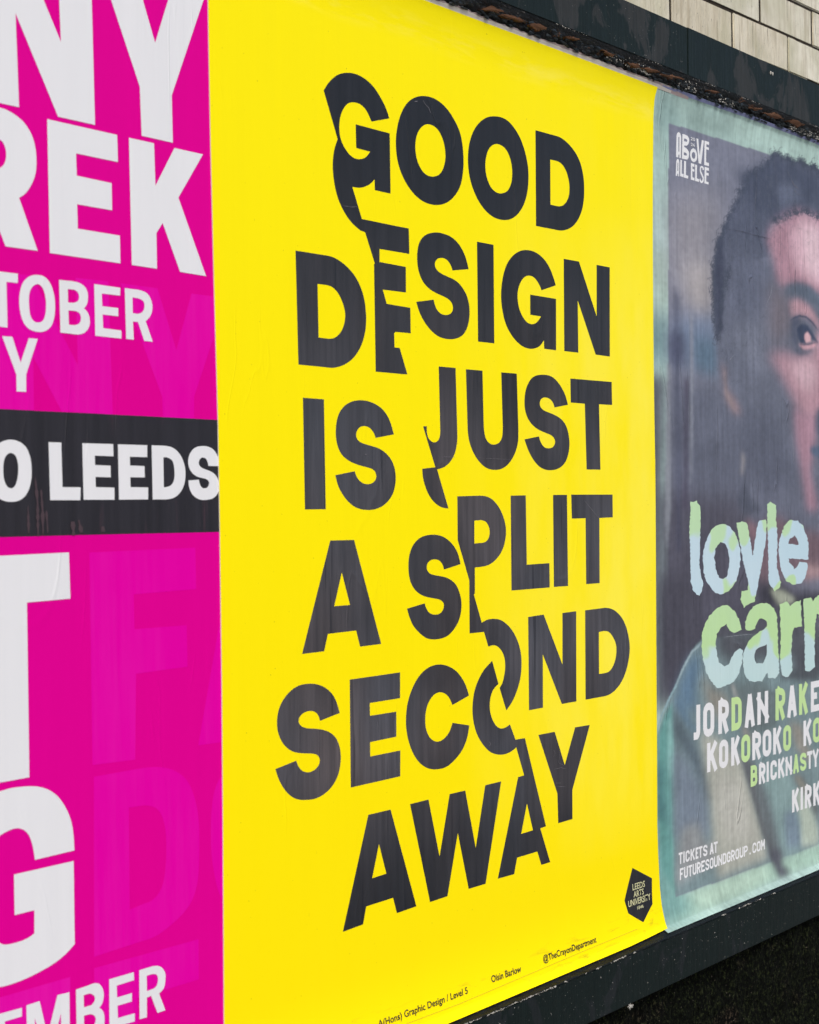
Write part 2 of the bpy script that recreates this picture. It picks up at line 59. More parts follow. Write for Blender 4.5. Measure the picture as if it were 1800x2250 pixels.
('yellow','printed_letter','black',[(1, ['19980,13626 20557,13633 20620,13627 20682,13619 20745,13605 20817,13582 20886,13551 20952,13514 21002,13481 21048,13445 21090,13406 21127,13366 21161,13321 21190,13275 21216,13226 21238,13175 21255,13130 21271,13085 21283,13039 21293,12994 21300,12950 21303,12904 21301,12858 21296,12813 21287,12768 21277,12726 21265,12683 21250,12640 21232,12597 21212,12555 21184,12504 21152,12455 21117,12409 21079,12366 21043,12330 21004,12296 20962,12265 20916,12237 20854,12205 20789,12178 20723,12157 20644,12140 20565,12132 20488,12130 20409,12131 19970,12132', '20373,13234 20519,13241 20593,13234 20660,13218 20720,13184 20770,13138 20806,13100 20838,13061 20864,13022 20882,12980 20892,12937 20894,12892 20890,12839 20878,12784 20860,12732 20837,12689 20810,12649 20778,12613 20728,12569 20666,12538 20598,12526 20524,12523 20446,12523 20368,12525'])]),
('yellow','printed_letter','black',[(1, ['14710,11083 15170,11081 15700,9583 15281,9574 15202,9811 14649,9805 14582,9568 14180,9555', '14922,10630 15068,10185 14775,10177'])]),
('yellow','printed_letter','black',[(1, ['15583,11092 15987,11095 16222,10213 16466,11099 16826,11098 17063,10187 17305,11105 17697,11105 17290,9589 16886,9594 16644,10483 16393,9586 16000,9581'])]),
('yellow','printed_letter','black',[(1, ['18662,11707 19099,11704 19368,11124 19666,11706 20085,11696 19573,10684 19569,10201 19174,10199 19158,10688'])]),
('yellow','printed_badge','black',[(1, ['21327,9050 21941,8748 21905,8304 21550,8062 21140,8300 21056,8539'])]),
('pink','printed_shape','ghost',[(1, ['8710,18073 9343,18072 9950,17102 9933,18111 10393,18116 10435,16546 9722,16554 9351,17154 9353,16553 8592,16552'])]),
('pink','printed_shape','ghost',[(1, ['10567,18115 11118,18108 11401,17377 11648,18097 12097,18097 12039,17672 11673,16815 11669,16534 11181,16537 11172,16791'])]),
('pink','printed_shape','ghost',[(1, ['10080,14923 11666,14930 11672,14412 10710,14399 10716,13981 11514,13972 11520,13457 10732,13442 10705,12414 10090,12435'])]),
('pink','printed_shape','ghost',[(1, ['12038,13935 12176,14410 12307,12445 11677,12457'])]),
('pink','printed_shape','ghost',[(1, ['10106,12296 10798,12298 10845,12296 10892,12293 10940,12289 10988,12284 11036,12278 11077,12270 11118,12261 11159,12250 11200,12238 11240,12223 11279,12206 11323,12183 11365,12157 11405,12129 11442,12098 11475,12064 11501,12032 11525,11998 11546,11962 11565,11925 11582,11887 11597,11848 11610,11813 11622,11776 11632,11739 11642,11701 11650,11662 11658,11622 11664,11582 11669,11539 11673,11502 11676,11464 11678,11425 11679,11385 11680,11345 11680,11305 11680,11265 11679,11224 11678,11183 11677,11143 11676,11102 11674,11060 11672,11019 11670,10977 11667,10937 11663,10897 11659,10858 11654,10821 11648,10784 11641,10749 11632,10715 11620,10676 11606,10639 11590,10605 11572,10572 11552,10541 11528,10512 11503,10485 11477,10461 11450,10439 11420,10418 11389,10397 11357,10378 11323,10359 11288,10341 11252,10324 11215,10307 11178,10291 11141,10276 11103,10262 11066,10249 11030,10238 10994,10229 10959,10222 10919,10216 10880,10212 10842,10211 10805,10211 10769,10212 10081,10189', '10604,11852 10839,11843 10883,11832 10927,11820 10968,11804 11005,11783 11033,11760 11057,11733 11079,11703 11097,11669 11112,11634 11123,11600 11133,11566 11141,11530 11147,11493 11151,11455 11155,11415 11157,11374 11158,11338 11158,11302 11158,11265 11157,11227 11156,11190 11154,11153 11151,11115 11148,11079 11144,11043 11139,11009 11133,10969 11126,10931 11118,10895 11107,10861 11095,10829 11080,10799 11063,10772 11041,10744 11015,10720 10988,10699 10959,10683 10930,10671 10893,10663 10858,10659 10822,10659 10599,10631'])]),
('pink','printed_shape','ghost',[(1, ['12196,12078 12152,12061 12110,12043 12071,12023 12037,12000 12007,11974 11982,11944 11961,11910 11944,11874 11931,11842 11920,11809 11911,11775 11902,11738 11895,11701 11889,11662 11884,11628 11880,11593 11876,11557 11873,11520 11871,11483 11869,11445 11868,11406 11866,11366 11866,11327 11865,11288 11865,11248 11866,11207 11867,11167 11869,11126 11872,11085 11875,11045 11879,11004 11885,10963 11891,10921 11898,10881 11906,10841 11914,10802 11922,10764 11931,10727 11940,10692 11951,10650 11964,10610 11978,10571 11995,10533 12015,10496 12041,10457 12070,10419 12102,10380 12136,10341 12170,10302'])]),
('pink','printed_shape','ghost',[(1, ['10079,10056 11648,10034 11646,9532 10700,9541 10694,9095 10066,9122'])]),
('pink','printed_shape','ghost',[(1, ['8426,10040 9749,10037 9742,9499 9737,9180 8416,9302'])]),
('pink','printed_band','band',[(2, ['4728,16573 6595,16565 8906,16551 10394,16546 12043,16537 12206,16537 12186,15117 12055,15118 10374,15129 8887,15133 6576,15142 4709,15145'])]),
('pink','printed_letter','white',[(3, ['8650,21461 9390,21509 9770,20799 9742,21538 10199,21573 10228,19931 9719,19932 9174,20985 9205,19941 8765,19940'])]),
('pink','printed_letter','white',[(3, ['10371,21701 10876,21756 11124,21093 11425,21925 12024,22129 11371,20505 11380,19924 10905,19926 10885,20513'])]),
('pink','printed_letter','white',[(3, ['8447,19880 8833,19882 8866,19884 8899,19887 8931,19888 8962,19889 8992,19888 9023,19885 9053,19879 9082,19871 9112,19862 9141,19851 9170,19839 9199,19825 9227,19809 9254,19791 9278,19771 9300,19750 9320,19727 9338,19702 9355,19676 9370,19649 9383,19620 9394,19590 9403,19558 9411,19526 9416,19491 9420,19456 9423,19420 9423,19384 9423,19349 9421,19319 9418,19289 9414,19260 9408,19232 9400,19203 9387,19168 9372,19133 9355,19100 9336,19068 9313,19034 9289,19004 9263,18977 9239,18958 9215,18941 9191,18926 9426,18361 9011,18361 8799,18830 8797,18361 8445,18360', '8789,19531 8888,19540 8918,19541 8947,19537 8977,19525 9001,19502 9014,19479 9024,19452 9030,19425 9033,19390 9031,19355 9026,19327 9017,19299 9004,19272 8986,19249 8965,19229 8943,19213 8913,19198 8883,19187 8788,19184'])]),
('pink','printed_letter','white',[(3, ['9572,19877 10543,19871 10550,19550 9958,19553 9965,19296 10455,19285 10458,18964 9965,18966 9970,18683 10566,18679 10570,18350 9587,18356'])]),
('pink','printed_letter','white',[(3, ['10716,19868 11090,19867 11104,19353 11404,19864 11856,19862 11457,19261 11885,18339 11471,18347 11209,18914 11111,18781 11114,18345 10737,18350'])]),
('pink','printed_letter','white',[(3, ['8710,18073 9164,18074 9161,17969 9016,17968 9023,17461 8899,17463 8892,17967 8713,17969'])]),
('pink','printed_letter','white',[(3, ['9416,18088 9380,18084 9345,18074 9312,18059 9280,18038 9252,18011 9228,17980 9213,17952 9202,17923 9193,17892 9186,17860 9182,17831 9179,17801 9178,17770 9178,17739 9180,17709 9183,17680 9188,17651 9194,17623 9203,17596 9213,17570 9226,17543 9242,17518 9261,17497 9283,17479 9314,17462 9347,17452 9382,17445 9414,17443 9447,17444 9480,17450 9514,17462 9547,17479 9575,17502 9594,17524 9609,17549 9620,17577 9630,17606 9638,17641 9644,17678 9647,17715 9649,17752 9648,17789 9646,17825 9641,17860 9634,17895 9624,17928 9613,17960 9599,17990 9582,18016 9561,18042 9537,18062 9510,18077 9480,18086 9449,18089', '9414,17985 9382,17972 9351,17948 9332,17922 9318,17894 9309,17863 9304,17829 9303,17793 9303,17756 9305,17724 9307,17693 9310,17662 9316,17633 9326,17605 9339,17582 9357,17565 9385,17551 9419,17549 9452,17556 9482,17575 9500,17601 9512,17633 9521,17669 9525,17700 9527,17732 9528,17764 9527,17795 9524,17823 9520,17850 9514,17876 9507,17901 9496,17927 9483,17950 9466,17968 9442,17982'])]),
('pink','printed_letter','white',[(3, ['9706,18062 9883,18066 9917,18064 9951,18061 9983,18056 10013,18046 10046,18029 10072,18005 10089,17977 10098,17947 10101,17917 10099,17886 10096,17858 10090,17833 10080,17810 10063,17787 10042,17766 10072,17746 10097,17720 10111,17693 10120,17662 10124,17630 10123,17600 10117,17572 10105,17545 10082,17512 10049,17485 10023,17472 9993,17462 9961,17456 9926,17454 9889,17455 9853,17457 9717,17459', '9823,17969 9903,17971 9933,17963 9957,17949 9973,17924 9978,17892 9973,17863 9956,17839 9926,17825 9890,17816 9825,17814', '9828,17723 9900,17726 9942,17722 9976,17709 9996,17682 10001,17647 9994,17612 9974,17584 9944,17569 9908,17560 9832,17559'])]),
('pink','printed_letter','white',[(3, ['10190,18065 10564,18058 10560,17966 10296,17964 10301,17816 10531,17814 10529,17717 10304,17719 10311,17558 10573,17551 10572,17455 10198,17460'])]),
('pink','printed_letter','white',[(3, ['10629,18061 10832,18061 10879,18055 10923,18046 10961,18030 10991,18003 11012,17970 11027,17936 11034,17911 11038,17886 11038,17861 11033,17828 11022,17794 11005,17762 10984,17736 10959,17713 10933,17692 11037,17452 10910,17452 10819,17673 10744,17673 10753,17455 10641,17456', '10741,17962 10818,17960 10865,17951 10901,17934 10917,17905 10919,17869 10909,17830 10887,17799 10854,17781 10816,17770 10743,17773'])]),
('pink','printed_letter','white',[(3, ['8953,17361 9082,17362 9185,17081 9296,17364 9412,17364 9255,16952 9253,16757 9130,16756 9129,16945'])]),
('pink','printed_letter','white',[(3, ['9046,16215 9079,16213 9111,16208 9143,16199 9176,16185 9206,16167 9234,16143 9254,16118 9270,16091 9283,16060 9294,16028 9301,15999 9306,15969 9310,15939 9312,15908 9312,15877 9312,15846 9310,15815 9307,15785 9302,15755 9296,15725 9286,15691 9273,15659 9256,15628 9237,15601 9209,15573 9177,15551 9144,15536 9111,15527 9077,15523 9042,15522 9004,15524 8967,15530 8932,15541 8902,15556 8876,15577 8853,15602 8835,15629 8820,15659 8806,15691 8796,15724 8789,15753 8784,15783 8780,15812 8778,15842 8778,15872 8779,15903 8782,15933 8786,15963 8792,15992 8800,16021 8811,16052 8825,16082 8842,16110 8861,16135 8886,16160 8914,16179 8945,16195 8978,16205 9012,16212', '9044,16068 9073,16062 9100,16043 9116,16020 9126,15993 9133,15964 9138,15932 9139,15900 9138,15867 9136,15840 9132,15813 9127,15786 9120,15760 9111,15733 9100,15709 9085,15690 9063,15676 9038,15672 9013,15680 8990,15698 8975,15721 8963,15748 8955,15777 8950,15809 8947,15841 8947,15874 8948,15910 8951,15945 8958,15979 8967,16004 8980,16026 8995,16045 9018,16061'])]),
('pink','printed_letter','white',[(3, ['9540,16198 9710,16198 9720,15686 9969,15684 9961,15534 9552,15538'])]),
('pink','printed_letter','white',[(3, ['9998,16197 10435,16196 10437,16051 10171,16055 10172,15945 10393,15940 10395,15802 10177,15806 10180,15686 10446,15680 10444,15536 10007,15539'])]),
('pink','printed_letter','white',[(3, ['10503,16195 10936,16193 10934,16048 10675,16050 10678,15945 10892,15940 10894,15803 10678,15805 10681,15686 10943,15682 10941,15537 10510,15537'])]),
('pink','printed_letter','white',[(3, ['11002,16193 11188,16193 11226,16189 11264,16185 11300,16178 11334,16167 11366,16151 11395,16131 11421,16107 11444,16081 11464,16053 11481,16024 11494,15994 11505,15964 11514,15929 11519,15893 11521,15857 11520,15826 11517,15794 11511,15761 11502,15729 11488,15697 11471,15666 11450,15638 11425,15612 11392,15584 11354,15563 11313,15548 11270,15540 11225,15536 11179,15535 11010,15536', '11179,16051 11223,16052 11270,16041 11308,16020 11326,15995 11337,15965 11343,15933 11348,15894 11350,15855 11348,15823 11343,15789 11334,15758 11314,15727 11286,15705 11253,15693 11217,15686 11181,15684'])]),
('pink','printed_letter','white',[(3, ['12093,15951 11890,15953 11883,15983 11873,16012 11857,16036 11835,16053 11784,16057 11758,16041 11740,16016 11734,15986 11744,15957 11770,15934 11807,15918 11840,15909 11874,15900 11910,15889 11948,15874 11983,15855 12013,15830 12035,15800 12049,15766 12058,15730 12062,15696 12059,15662 12049,15630 12030,15599 12003,15571 11970,15550 11933,15536 11894,15529 11853,15525 11810,15524 11767,15526 11726,15536 11682,15554 11644,15580 11613,15611 11592,15644 11579,15678 11571,15710 11568,15741 11567,15768 11734,15779 11740,15743 11753,15710 11775,15685 11804,15670 11855,15674 11880,15694 11895,15720 11897,15744 11887,15766 11865,15782 11831,15793 11791,15800 11747,15807 11704,15818 11665,15836 11631,15859 11604,15887 11584,15917 11571,15950 11565,15985 11566,16015 11571,16045 11580,16075 11595,16103 11618,16134 11648,16160 11684,16180 11724,16193 11767,16200 11812,16202 11857,16200 11900,16192 11940,16179 11975,16159 12005,16132 12029,16100 12048,16067 12065,16030 12079,15991'])]),
('pink','printed_letter','white',[(3, ['8246,14920 9796,14933 9810,14399 9230,14388 9234,12419 8721,12414 8728,14381 8248,14372'])]),
('pink','printed_letter','white',[(3, ['9824,11485 9293,11476 9289,11508 9285,11540 9280,11572 9274,11605 9267,11639 9258,11672 9247,11705 9235,11737 9216,11774 9192,11806 9164,11834 9132,11853 9098,11867 9063,11874 9028,11876 8995,11872 8961,11866 8932,11858 8902,11849 8871,11838 8841,11825 8814,11813 8788,11798 8764,11782 8741,11763 8721,11742 8705,11720 8692,11696 8682,11669 8673,11641 8666,11611 8660,11579 8656,11550 8653,11519 8651,11487 8649,11455 8648,11422 8647,11389 8647,11355 8647,11321 8647,11287 8647,11254 8648,11220 8649,11187 8651,11154 8654,11121 8658,11089 8663,11057 8669,11025 8676,10993 8685,10961 8694,10929 8705,10898 8716,10866 8728,10833 8742,10798 8757,10764 8773,10731 8789,10700 8807,10673 8825,10650 8849,10629 8875,10616 8904,10607 8932,10603 8961,10600 8992,10599 9025,10599 9061,10599 9098,10601 9134,10604 9168,10610 9196,10617 9224,10626 9250,10637 9275,10648 9279,10910 9023,10909 9021,11364 9811,11365 9813,10402 9789,10384 9764,10365 9738,10347 9710,10329 9683,10313 9653,10298 9623,10283 9591,10269 9559,10256 9527,10245 9495,10235 9461,10225 9426,10216 9390,10208 9359,10201 9327,10194 9294,10188 9261,10181 9227,10176 9194,10170 9161,10166 9122,10161 9084,10157 9047,10154 9012,10152 8978,10150 8948,10149 8918,10149 8887,10149 8854,10152 8818,10156 8785,10160 8749,10167 8712,10175 8674,10184 8636,10195 8598,10208 8561,10223 8525,10239 8489,10258 8455,10280 8423,10303 8394,10328 8366,10354 8340,10383 8317,10412 8295,10442 8276,10473 8258,10505 8241,10538 8226,10573 8212,10608 8199,10645 8188,10683 8180,10714 8173,10746 8166,10779 8161,10812 8155,10845 8151,10879 8147,10913 8144,10947 8142,10982 8140,11016 8139,11051 8138,11085 8137,11118 8138,11151 8138,11183 8139,11216 8140,11248 8142,11280 8144,11312 8146,11344 8149,11376 8152,11409 8155,11441 8158,11473 8162,11505 8166,11536 8170,11568 8175,11599 8179,11631 8184,11662 8190,11693 8196,11723 8202,11754 8209,11783 8217,11813 8225,11842 8233,11870 8242,11898 8254,11929 8266,11959 8280,11988 8294,12016 8309,12043 8325,12069 8342,12094 8359,12118 8378,12140 8398,12162 8420,12184 8444,12205 8469,12224 8495,12241 8522,12256 8550,12270 8580,12282 8611,12291 8646,12299 8681,12305 8717,12309 8752,12312 8786,12314 8818,12316 8848,12318 8880,12322 8910,12326 8938,12329 8968,12332 8997,12333 9029,12333 9062,12332 9096,12330 9130,12328 9171,12325 9212,12321 9253,12315 9294,12308 9328,12301 9361,12291 9395,12280 9428,12267 9460,12252 9492,12235 9523,12215 9552,12193 9580,12169 9607,12143 9634,12113 9658,12081 9681,12047 9703,12013 9722,11978 9738,11948 9752,11917 9765,11885 9777,11853 9787,11819 9795,11783 9802,11749 9807,11714 9811,11678 9815,11640 9818,11602 9820,11564 9822,11525'])]),
('pink','printed_letter','white',[(3, ['8764,9860 9102,9852 9100,9755 8882,9757 8886,9584 9071,9576 9070,9479 8888,9486 8890,9336 9099,9328 9097,9231 8766,9250'])]),
('pink','printed_letter','white',[(3, ['9161,9863 9333,9866 9432,9448 9571,9872 9732,9864 9731,9218 9613,9225 9615,9652 9482,9254 9398,9260 9268,9691 9268,9252 9165,9256'])]),
('pink','printed_letter','white',[(3, ['9823,9871 9988,9875 10023,9879 10058,9881 10091,9878 10121,9869 10150,9851 10174,9825 10191,9795 10203,9763 10208,9731 10208,9698 10204,9665 10196,9636 10184,9611 10165,9590 10143,9575 10172,9551 10194,9524 10206,9497 10213,9467 10216,9434 10216,9399 10211,9366 10199,9336 10177,9312 10147,9293 10113,9280 10076,9274 10039,9271 10001,9270 9826,9283', '9927,9780 10008,9778 10046,9760 10074,9736 10086,9706 10080,9675 10059,9651 10028,9633 9929,9638', '9928,9540 10016,9535 10054,9517 10082,9493 10094,9458 10088,9423 10074,9403 10056,9386 10036,9372 9930,9374'])]),
('pink','printed_letter','white',[(3, ['10290,9873 10646,9869 10650,9773 10395,9772 10400,9629 10615,9626 10614,9526 10403,9530 10408,9382 10653,9373 10654,9274 10286,9294'])]),
('pink','printed_letter','white',[(3, ['10729,9872 10906,9872 10948,9869 10988,9862 11026,9849 11061,9826 11089,9797 11110,9764 11120,9731 11123,9698 11121,9665 11117,9628 11109,9594 11095,9564 11075,9544 11049,9529 11022,9515 11115,9287 10994,9285 10901,9518 10837,9515 10834,9276 10725,9281', '10838,9780 10917,9779 10957,9770 10989,9754 11005,9723 11007,9683 11002,9654 10991,9628 10975,9609 10947,9598 10914,9595 10838,9592'])]),
('right','printed_letter','pale',[(1, ['23362,15417 23477,15409 23598,15438 23607,15393 23646,15373 23703,15337 23709,15295 23714,15258 23725,15202 23720,15165 23723,15138 23724,15089 23706,15061 23724,15013 23717,14966 23715,14929 23702,14894 23702,14855 23715,14834 23687,14795 23714,14754 23700,14720 23694,14682 23686,14642 23691,14601 23691,14564 23695,14527 23685,14508 23689,14457 23688,14429 23678,14400 23679,14357 23657,14332 23674,14278 23654,14246 23672,14221 23675,14173 23703,14149 23700,14113 23711,14070 23723,14021 23734,13986 23751,13968 23785,13933 23795,13891 23793,13853 23755,13799 23748,13755 23737,13734 23690,13701 23664,13668 23550,13694 23520,13727 23460,13755 23410,13795 23421,13829 23391,13879 23371,13909 23342,13948 23363,13991 23362,14018 23363,14054 23363,14081 23338,14129 23360,14145 23344,14189 23356,14225 23347,14260 23346,14289 23343,14327 23358,14367 23350,14388 23341,14432 23357,14465 23335,14496 23350,14537 23334,14569 23350,14602 23348,14642 23327,14669 23344,14708 23319,14750 23327,14784 23334,14807 23310,14853 23329,14881 23334,14923 23315,14961 23343,14997 23332,15031 23339,15067 23361,15108 23334,15130 23369,15166 23356,15201 23375,15249 23371,15273 23370,15313 23359,15351 23359,15391'])]),
('right','printed_letter','pale',[(1, ['24526,14986 24613,14977 24695,14952 24775,14935 24828,14907 24849,14871 24910,14845 24983,14806 25003,14762 25040,14737 25056,14691 25094,14656 25105,14630 25128,14581 25129,14544 25174,14506 25186,14484 25182,14427 25163,14398 25175,14352 25184,14312 25201,14280 25161,14238 25151,14199 25170,14142 25123,14110 25120,14073 25100,14026 25088,13991 25052,13953 25029,13909 25031,13872 24959,13848 24923,13812 24891,13787 24845,13754 24784,13732 24739,13698 24667,13684 24599,13678 24533,13656 24447,13648 24382,13653 24324,13676 24245,13682 24174,13722 24121,13748 24093,13778 24051,13814 24006,13853 23941,13890 23896,13935 23881,13972 23843,14013 23858,14050 23813,14079 23803,14119 23815,14158 23816,14202 23802,14252 23793,14283 23782,14330 23793,14354 23778,14405 23806,14434 23804,14485 23814,14516 23852,14553 23857,14587 23876,14620 23886,14652 23937,14686 23949,14724 23966,14746 24000,14781 24028,14810 24078,14850 24084,14870 24149,14905 24196,14920 24251,14947 24317,14960 24418,14977', '24427,14641 24500,14630 24593,14612 24638,14580 24663,14542 24712,14492 24714,14452 24734,14403 24742,14358 24769,14325 24760,14284 24764,14253 24743,14214 24749,14184 24735,14137 24713,14116 24692,14071 24696,14030 24690,14007 24653,13973 24574,13953 24520,13936 24429,13951 24364,13973 24356,14013 24310,14035 24295,14079 24282,14107 24239,14150 24245,14183 24228,14218 24246,14258 24222,14300 24203,14327 24188,14360 24228,14413 24239,14448 24243,14480 24236,14522 24293,14550 24323,14582 24393,14614'])]),
('right','printed_letter','pale',[(1, ['25033,14996 25102,15000 25181,15003 25246,15021 25340,15006 25414,14994 25453,14967 25484,14925 25480,14873 25511,14834 25524,14800 25522,14771 25524,14725 25562,14692 25573,14660 25565,14624 25600,14594 25597,14555 25619,14517 25613,14481 25632,14438 25636,14400 25638,14376 25649,14344 25687,14367 25675,14416 25695,14441 25721,14478 25724,14527 25727,14563 25743,14592 25741,14636 25775,14677 25787,14697 25804,14748 25799,14786 25814,14819 25827,14874 25861,14908 25877,14942 25880,14980 25934,15024 26023,15030 26105,15034 26194,15040 26220,15004 26218,14957 26233,14937 26231,14890 26202,14859 26211,14828 26214,14773 26196,14737 26202,14714 26200,14667 26193,14627 26177,14597 26170,14548 26163,14520 26150,14482 26115,14454 26099,14414 26088,14370 26096,14331 26071,14292 26052,14258 26056,14221 26018,14175 26026,14147 25998,14107 25993,14075 25955,14039 25973,14004 25947,13969 25924,13935 25918,13900 25890,13867 25882,13824 25865,13799 25867,13756 25864,13728 25839,13687 25805,13640 25795,13621 25786,13583 25774,13543 25735,13514 25741,13472 25725,13432 25647,13423 25537,13413 25476,13392 25375,13378 25305,13334 25272,13396 25220,13438 25196,13482 25161,13513 25200,13558 25208,13590 25207,13620 25219,13675 25286,13665 25403,13674 25460,13677 25454,13722 25463,13752 25487,13797 25480,13823 25467,13863 25454,13903 25417,13943 25415,13975 25379,14018 25379,14046 25363,14086 25337,14128 25330,14167 25304,14189 25295,14238 25262,14261 25266,14298 25264,14344 25253,14376 25220,14422 25199,14459 25222,14502 25196,14540 25166,14568 25161,14617 25146,14643 25151,14693 25126,14712 25111,14758 25104,14792 25096,14830 25078,14880 25050,14921 25059,14957'])]),
('right','printed_letter','pale',[(1, ['26254,15345 26326,15367 26386,15396 26464,15365 26552,15345 26630,15316 26613,15284 26616,15256 26632,15209 26630,15179 26618,15136 26626,15106 26609,15061 26597,15022 26633,14982 26637,14935 26627,14898 26668,14855 26652,14818 26643,14780 26672,14731 26669,14688 26657,14653 26654,14626 26670,14579 26670,14550 26662,14514 26670,14467 26641,14430 26636,14410 26657,14368 26648,14325 26628,14286 26637,14255 26639,14211 26655,14183 26628,14147 26640,14113 26629,14063 26670,14020 26700,13983 26694,13961 26710,13917 26738,13877 26749,13833 26765,13803 26809,13756 26769,13731 26775,13696 26731,13649 26675,13636 26581,13616 26538,13590 26503,13616 26461,13664 26385,13699 26352,13725 26316,13765 26297,13812 26282,13845 26288,13894 26272,13929 26295,13961 26306,13995 26278,14048 26298,14072 26286,14109 26287,14158 26271,14202 26289,14221 26299,14268 26288,14297 26293,14341 26276,14381 26266,14426 26285,14447 26279,14496 26270,14534 26288,14571 26293,14615 26264,14646 26266,14678 26280,14714 26269,14770 26265,14798 26259,14842 26265,14868 26238,14911 26246,14952 26265,14981 26253,15035 26267,15076 26248,15104 26249,15155 26278,15182 26256,15234 26258,15280 26260,15304'])]),
('right','printed_letter','pale',[(1, ['27196,15018 27280,15016 27373,14996 27466,14993 27545,15000 27598,14949 27665,14931 27760,14899 27793,14863 27809,14804 27835,14764 27867,14722 27920,14687 27927,14659 27965,14618 27950,14568 27991,14545 28006,14497 27991,14469 28002,14412 28008,14392 27992,14351 27991,14293 27969,14267 27997,14208 27989,14182 27874,14175 27793,14185 27699,14205 27614,14196 27547,14205 27448,14212 27362,14218 27294,14230 27199,14221 27127,14241 27153,14187 27141,14159 27198,14128 27287,14084 27339,14055 27358,14005 27460,14033 27525,14074 27570,14119 27602,14149 27668,14138 27759,14131 27844,14126 27927,14111 27957,14056 27954,14011 27931,13961 27904,13936 27888,13880 27855,13840 27826,13791 27771,13767 27712,13725 27670,13698 27566,13696 27469,13700 27423,13689 27309,13688 27244,13707 27165,13746 27095,13754 27012,13777 26991,13823 26941,13856 26912,13894 26890,13918 26855,13968 26807,14000 26811,14042 26776,14078 26771,14122 26769,14141 26757,14184 26756,14219 26747,14265 26725,14311 26721,14343 26709,14376 26708,14433 26736,14466 26711,14521 26728,14563 26754,14601 26753,14633 26785,14666 26813,14697 26828,14743 26873,14766 26858,14807 26925,14831 26936,14888 26993,14916 27050,14944 27116,14984', '27120,14534 27149,14592 27190,14634 27255,14645 27345,14670 27395,14695 27501,14621 27524,14588 27562,14534 27562,14499 27462,14494 27366,14512 27298,14525 27216,14523'])]),
('right','printed_letter','pale',[(1, ['24650,13434 24691,13423 24765,13392 24822,13356 24868,13326 24940,13307 24983,13271 25002,13246 25022,13206 25063,13164 25109,13144 25120,13104 25139,13073 25157,13027 25175,13001 25185,12958 25213,12924 25146,12914 25074,12897 24984,12885 24922,12879 24840,12904 24745,12942 24729,12960 24689,13001 24651,13031 24638,13077 24554,13044 24448,13026 24408,13009 24373,12974 24329,12937 24262,12908 24276,12868 24251,12823 24235,12791 24226,12746 24218,12724 24244,12678 24233,12636 24260,12605 24269,12563 24279,12532 24271,12486 24316,12448 24326,12403 24336,12360 24419,12335 24473,12303 24552,12269 24626,12284 24706,12292 24748,12327 24755,12353 24787,12384 24813,12423 24854,12437 24894,12476 24937,12509 24993,12527 25079,12552 25140,12568 25181,12543 25262,12512 25242,12470 25222,12440 25247,12389 25232,12351 25202,12319 25222,12289 25191,12244 25166,12216 25141,12186 25125,12156 25110,12117 25105,12090 25066,12063 25033,12037 24987,12002 24944,11984 24899,11945 24830,11932 24772,11916 24715,11908 24628,11913 24563,11892 24506,11895 24407,11877 24358,11879 24288,11879 24235,11902 24191,11943 24128,11967 24110,12006 24033,12041 24027,12068 23981,12093 23953,12141 23923,12180 23874,12203 23852,12254 23846,12285 23844,12326 23819,12359 23801,12396 23778,12436 23754,12475 23767,12516 23739,12556 23727,12598 23737,12633 23730,12677 23710,12718 23722,12748 23731,12781 23738,12808 23735,12841 23730,12881 23723,12923 23741,12948 23738,12975 23777,13014 23794,13057 23835,13089 23834,13109 23864,13152 23915,13189 23970,13217 23975,13251 24014,13280 24096,13296 24118,13324 24179,13348 24231,13373 24277,13389 24327,13405 24398,13411 24478,13434 24572,13431'])]),
('right','printed_letter','pale',[(1, ['25933,13388 26013,13392 26099,13378 26197,13382 26246,13366 26340,13339 26390,13307 26436,13280 26504,13258 26527,13207 26561,13175 26597,13140 26620,13092 26639,13057 26614,13022 26615,12985 26644,12937 26636,12907 26632,12869 26650,12828 26667,12781 26646,12747 26634,12703 26665,12670 26666,12633 26646,12597 26646,12550 26666,12508 26645,12470 26664,12439 26667,12399 26657,12363 26678,12317 26692,12288 26693,12238 26688,12197 26667,12165 26701,12137 26691,12083 26681,12048 26709,12016 26680,11985 26711,11940 26638,11911 26612,11882 26522,11841 26459,11861 26410,11871 26298,11872 26230,11895 26237,11941 26215,11989 26147,11964 26114,11927 26065,11899 26018,11863 26000,11833 25911,11856 25804,11864 25716,11857 25663,11864 25566,11889 25478,11899 25456,11933 25391,11962 25348,12003 25311,12047 25289,12082 25287,12130 25282,12162 25253,12211 25251,12250 25265,12280 25241,12320 25241,12358 25260,12392 25255,12432 25263,12459 25293,12491 25326,12535 25345,12554 25388,12594 25421,12616 25447,12658 25499,12692 25558,12709 25608,12737 25660,12758 25715,12772 25780,12792 25850,12811 25921,12843 26000,12845 26084,12863 26161,12898 26208,12918 26214,12963 26203,13009 26150,13038 26081,13067 25986,13089 25912,13087 25867,13063 25829,13030 25778,12978 25739,12943 25743,12907 25643,12889 25550,12880 25463,12886 25382,12904 25351,12935 25342,12974 25358,13002 25351,13034 25341,13070 25396,13101 25406,13149 25430,13172 25471,13216 25503,13245 25548,13280 25617,13298 25652,13341 25729,13354 25786,13371 25871,13379', '26196,12562 26196,12510 26192,12461 26199,12429 26194,12384 26187,12345 26153,12314 26135,12288 26103,12255 26075,12229 26030,12192 25955,12204 25852,12214 25780,12212 25731,12266 25711,12294 25694,12344 25699,12394 25731,12443 25748,12474 25817,12503 25878,12521 25943,12525 26040,12535 26136,12543'])]),
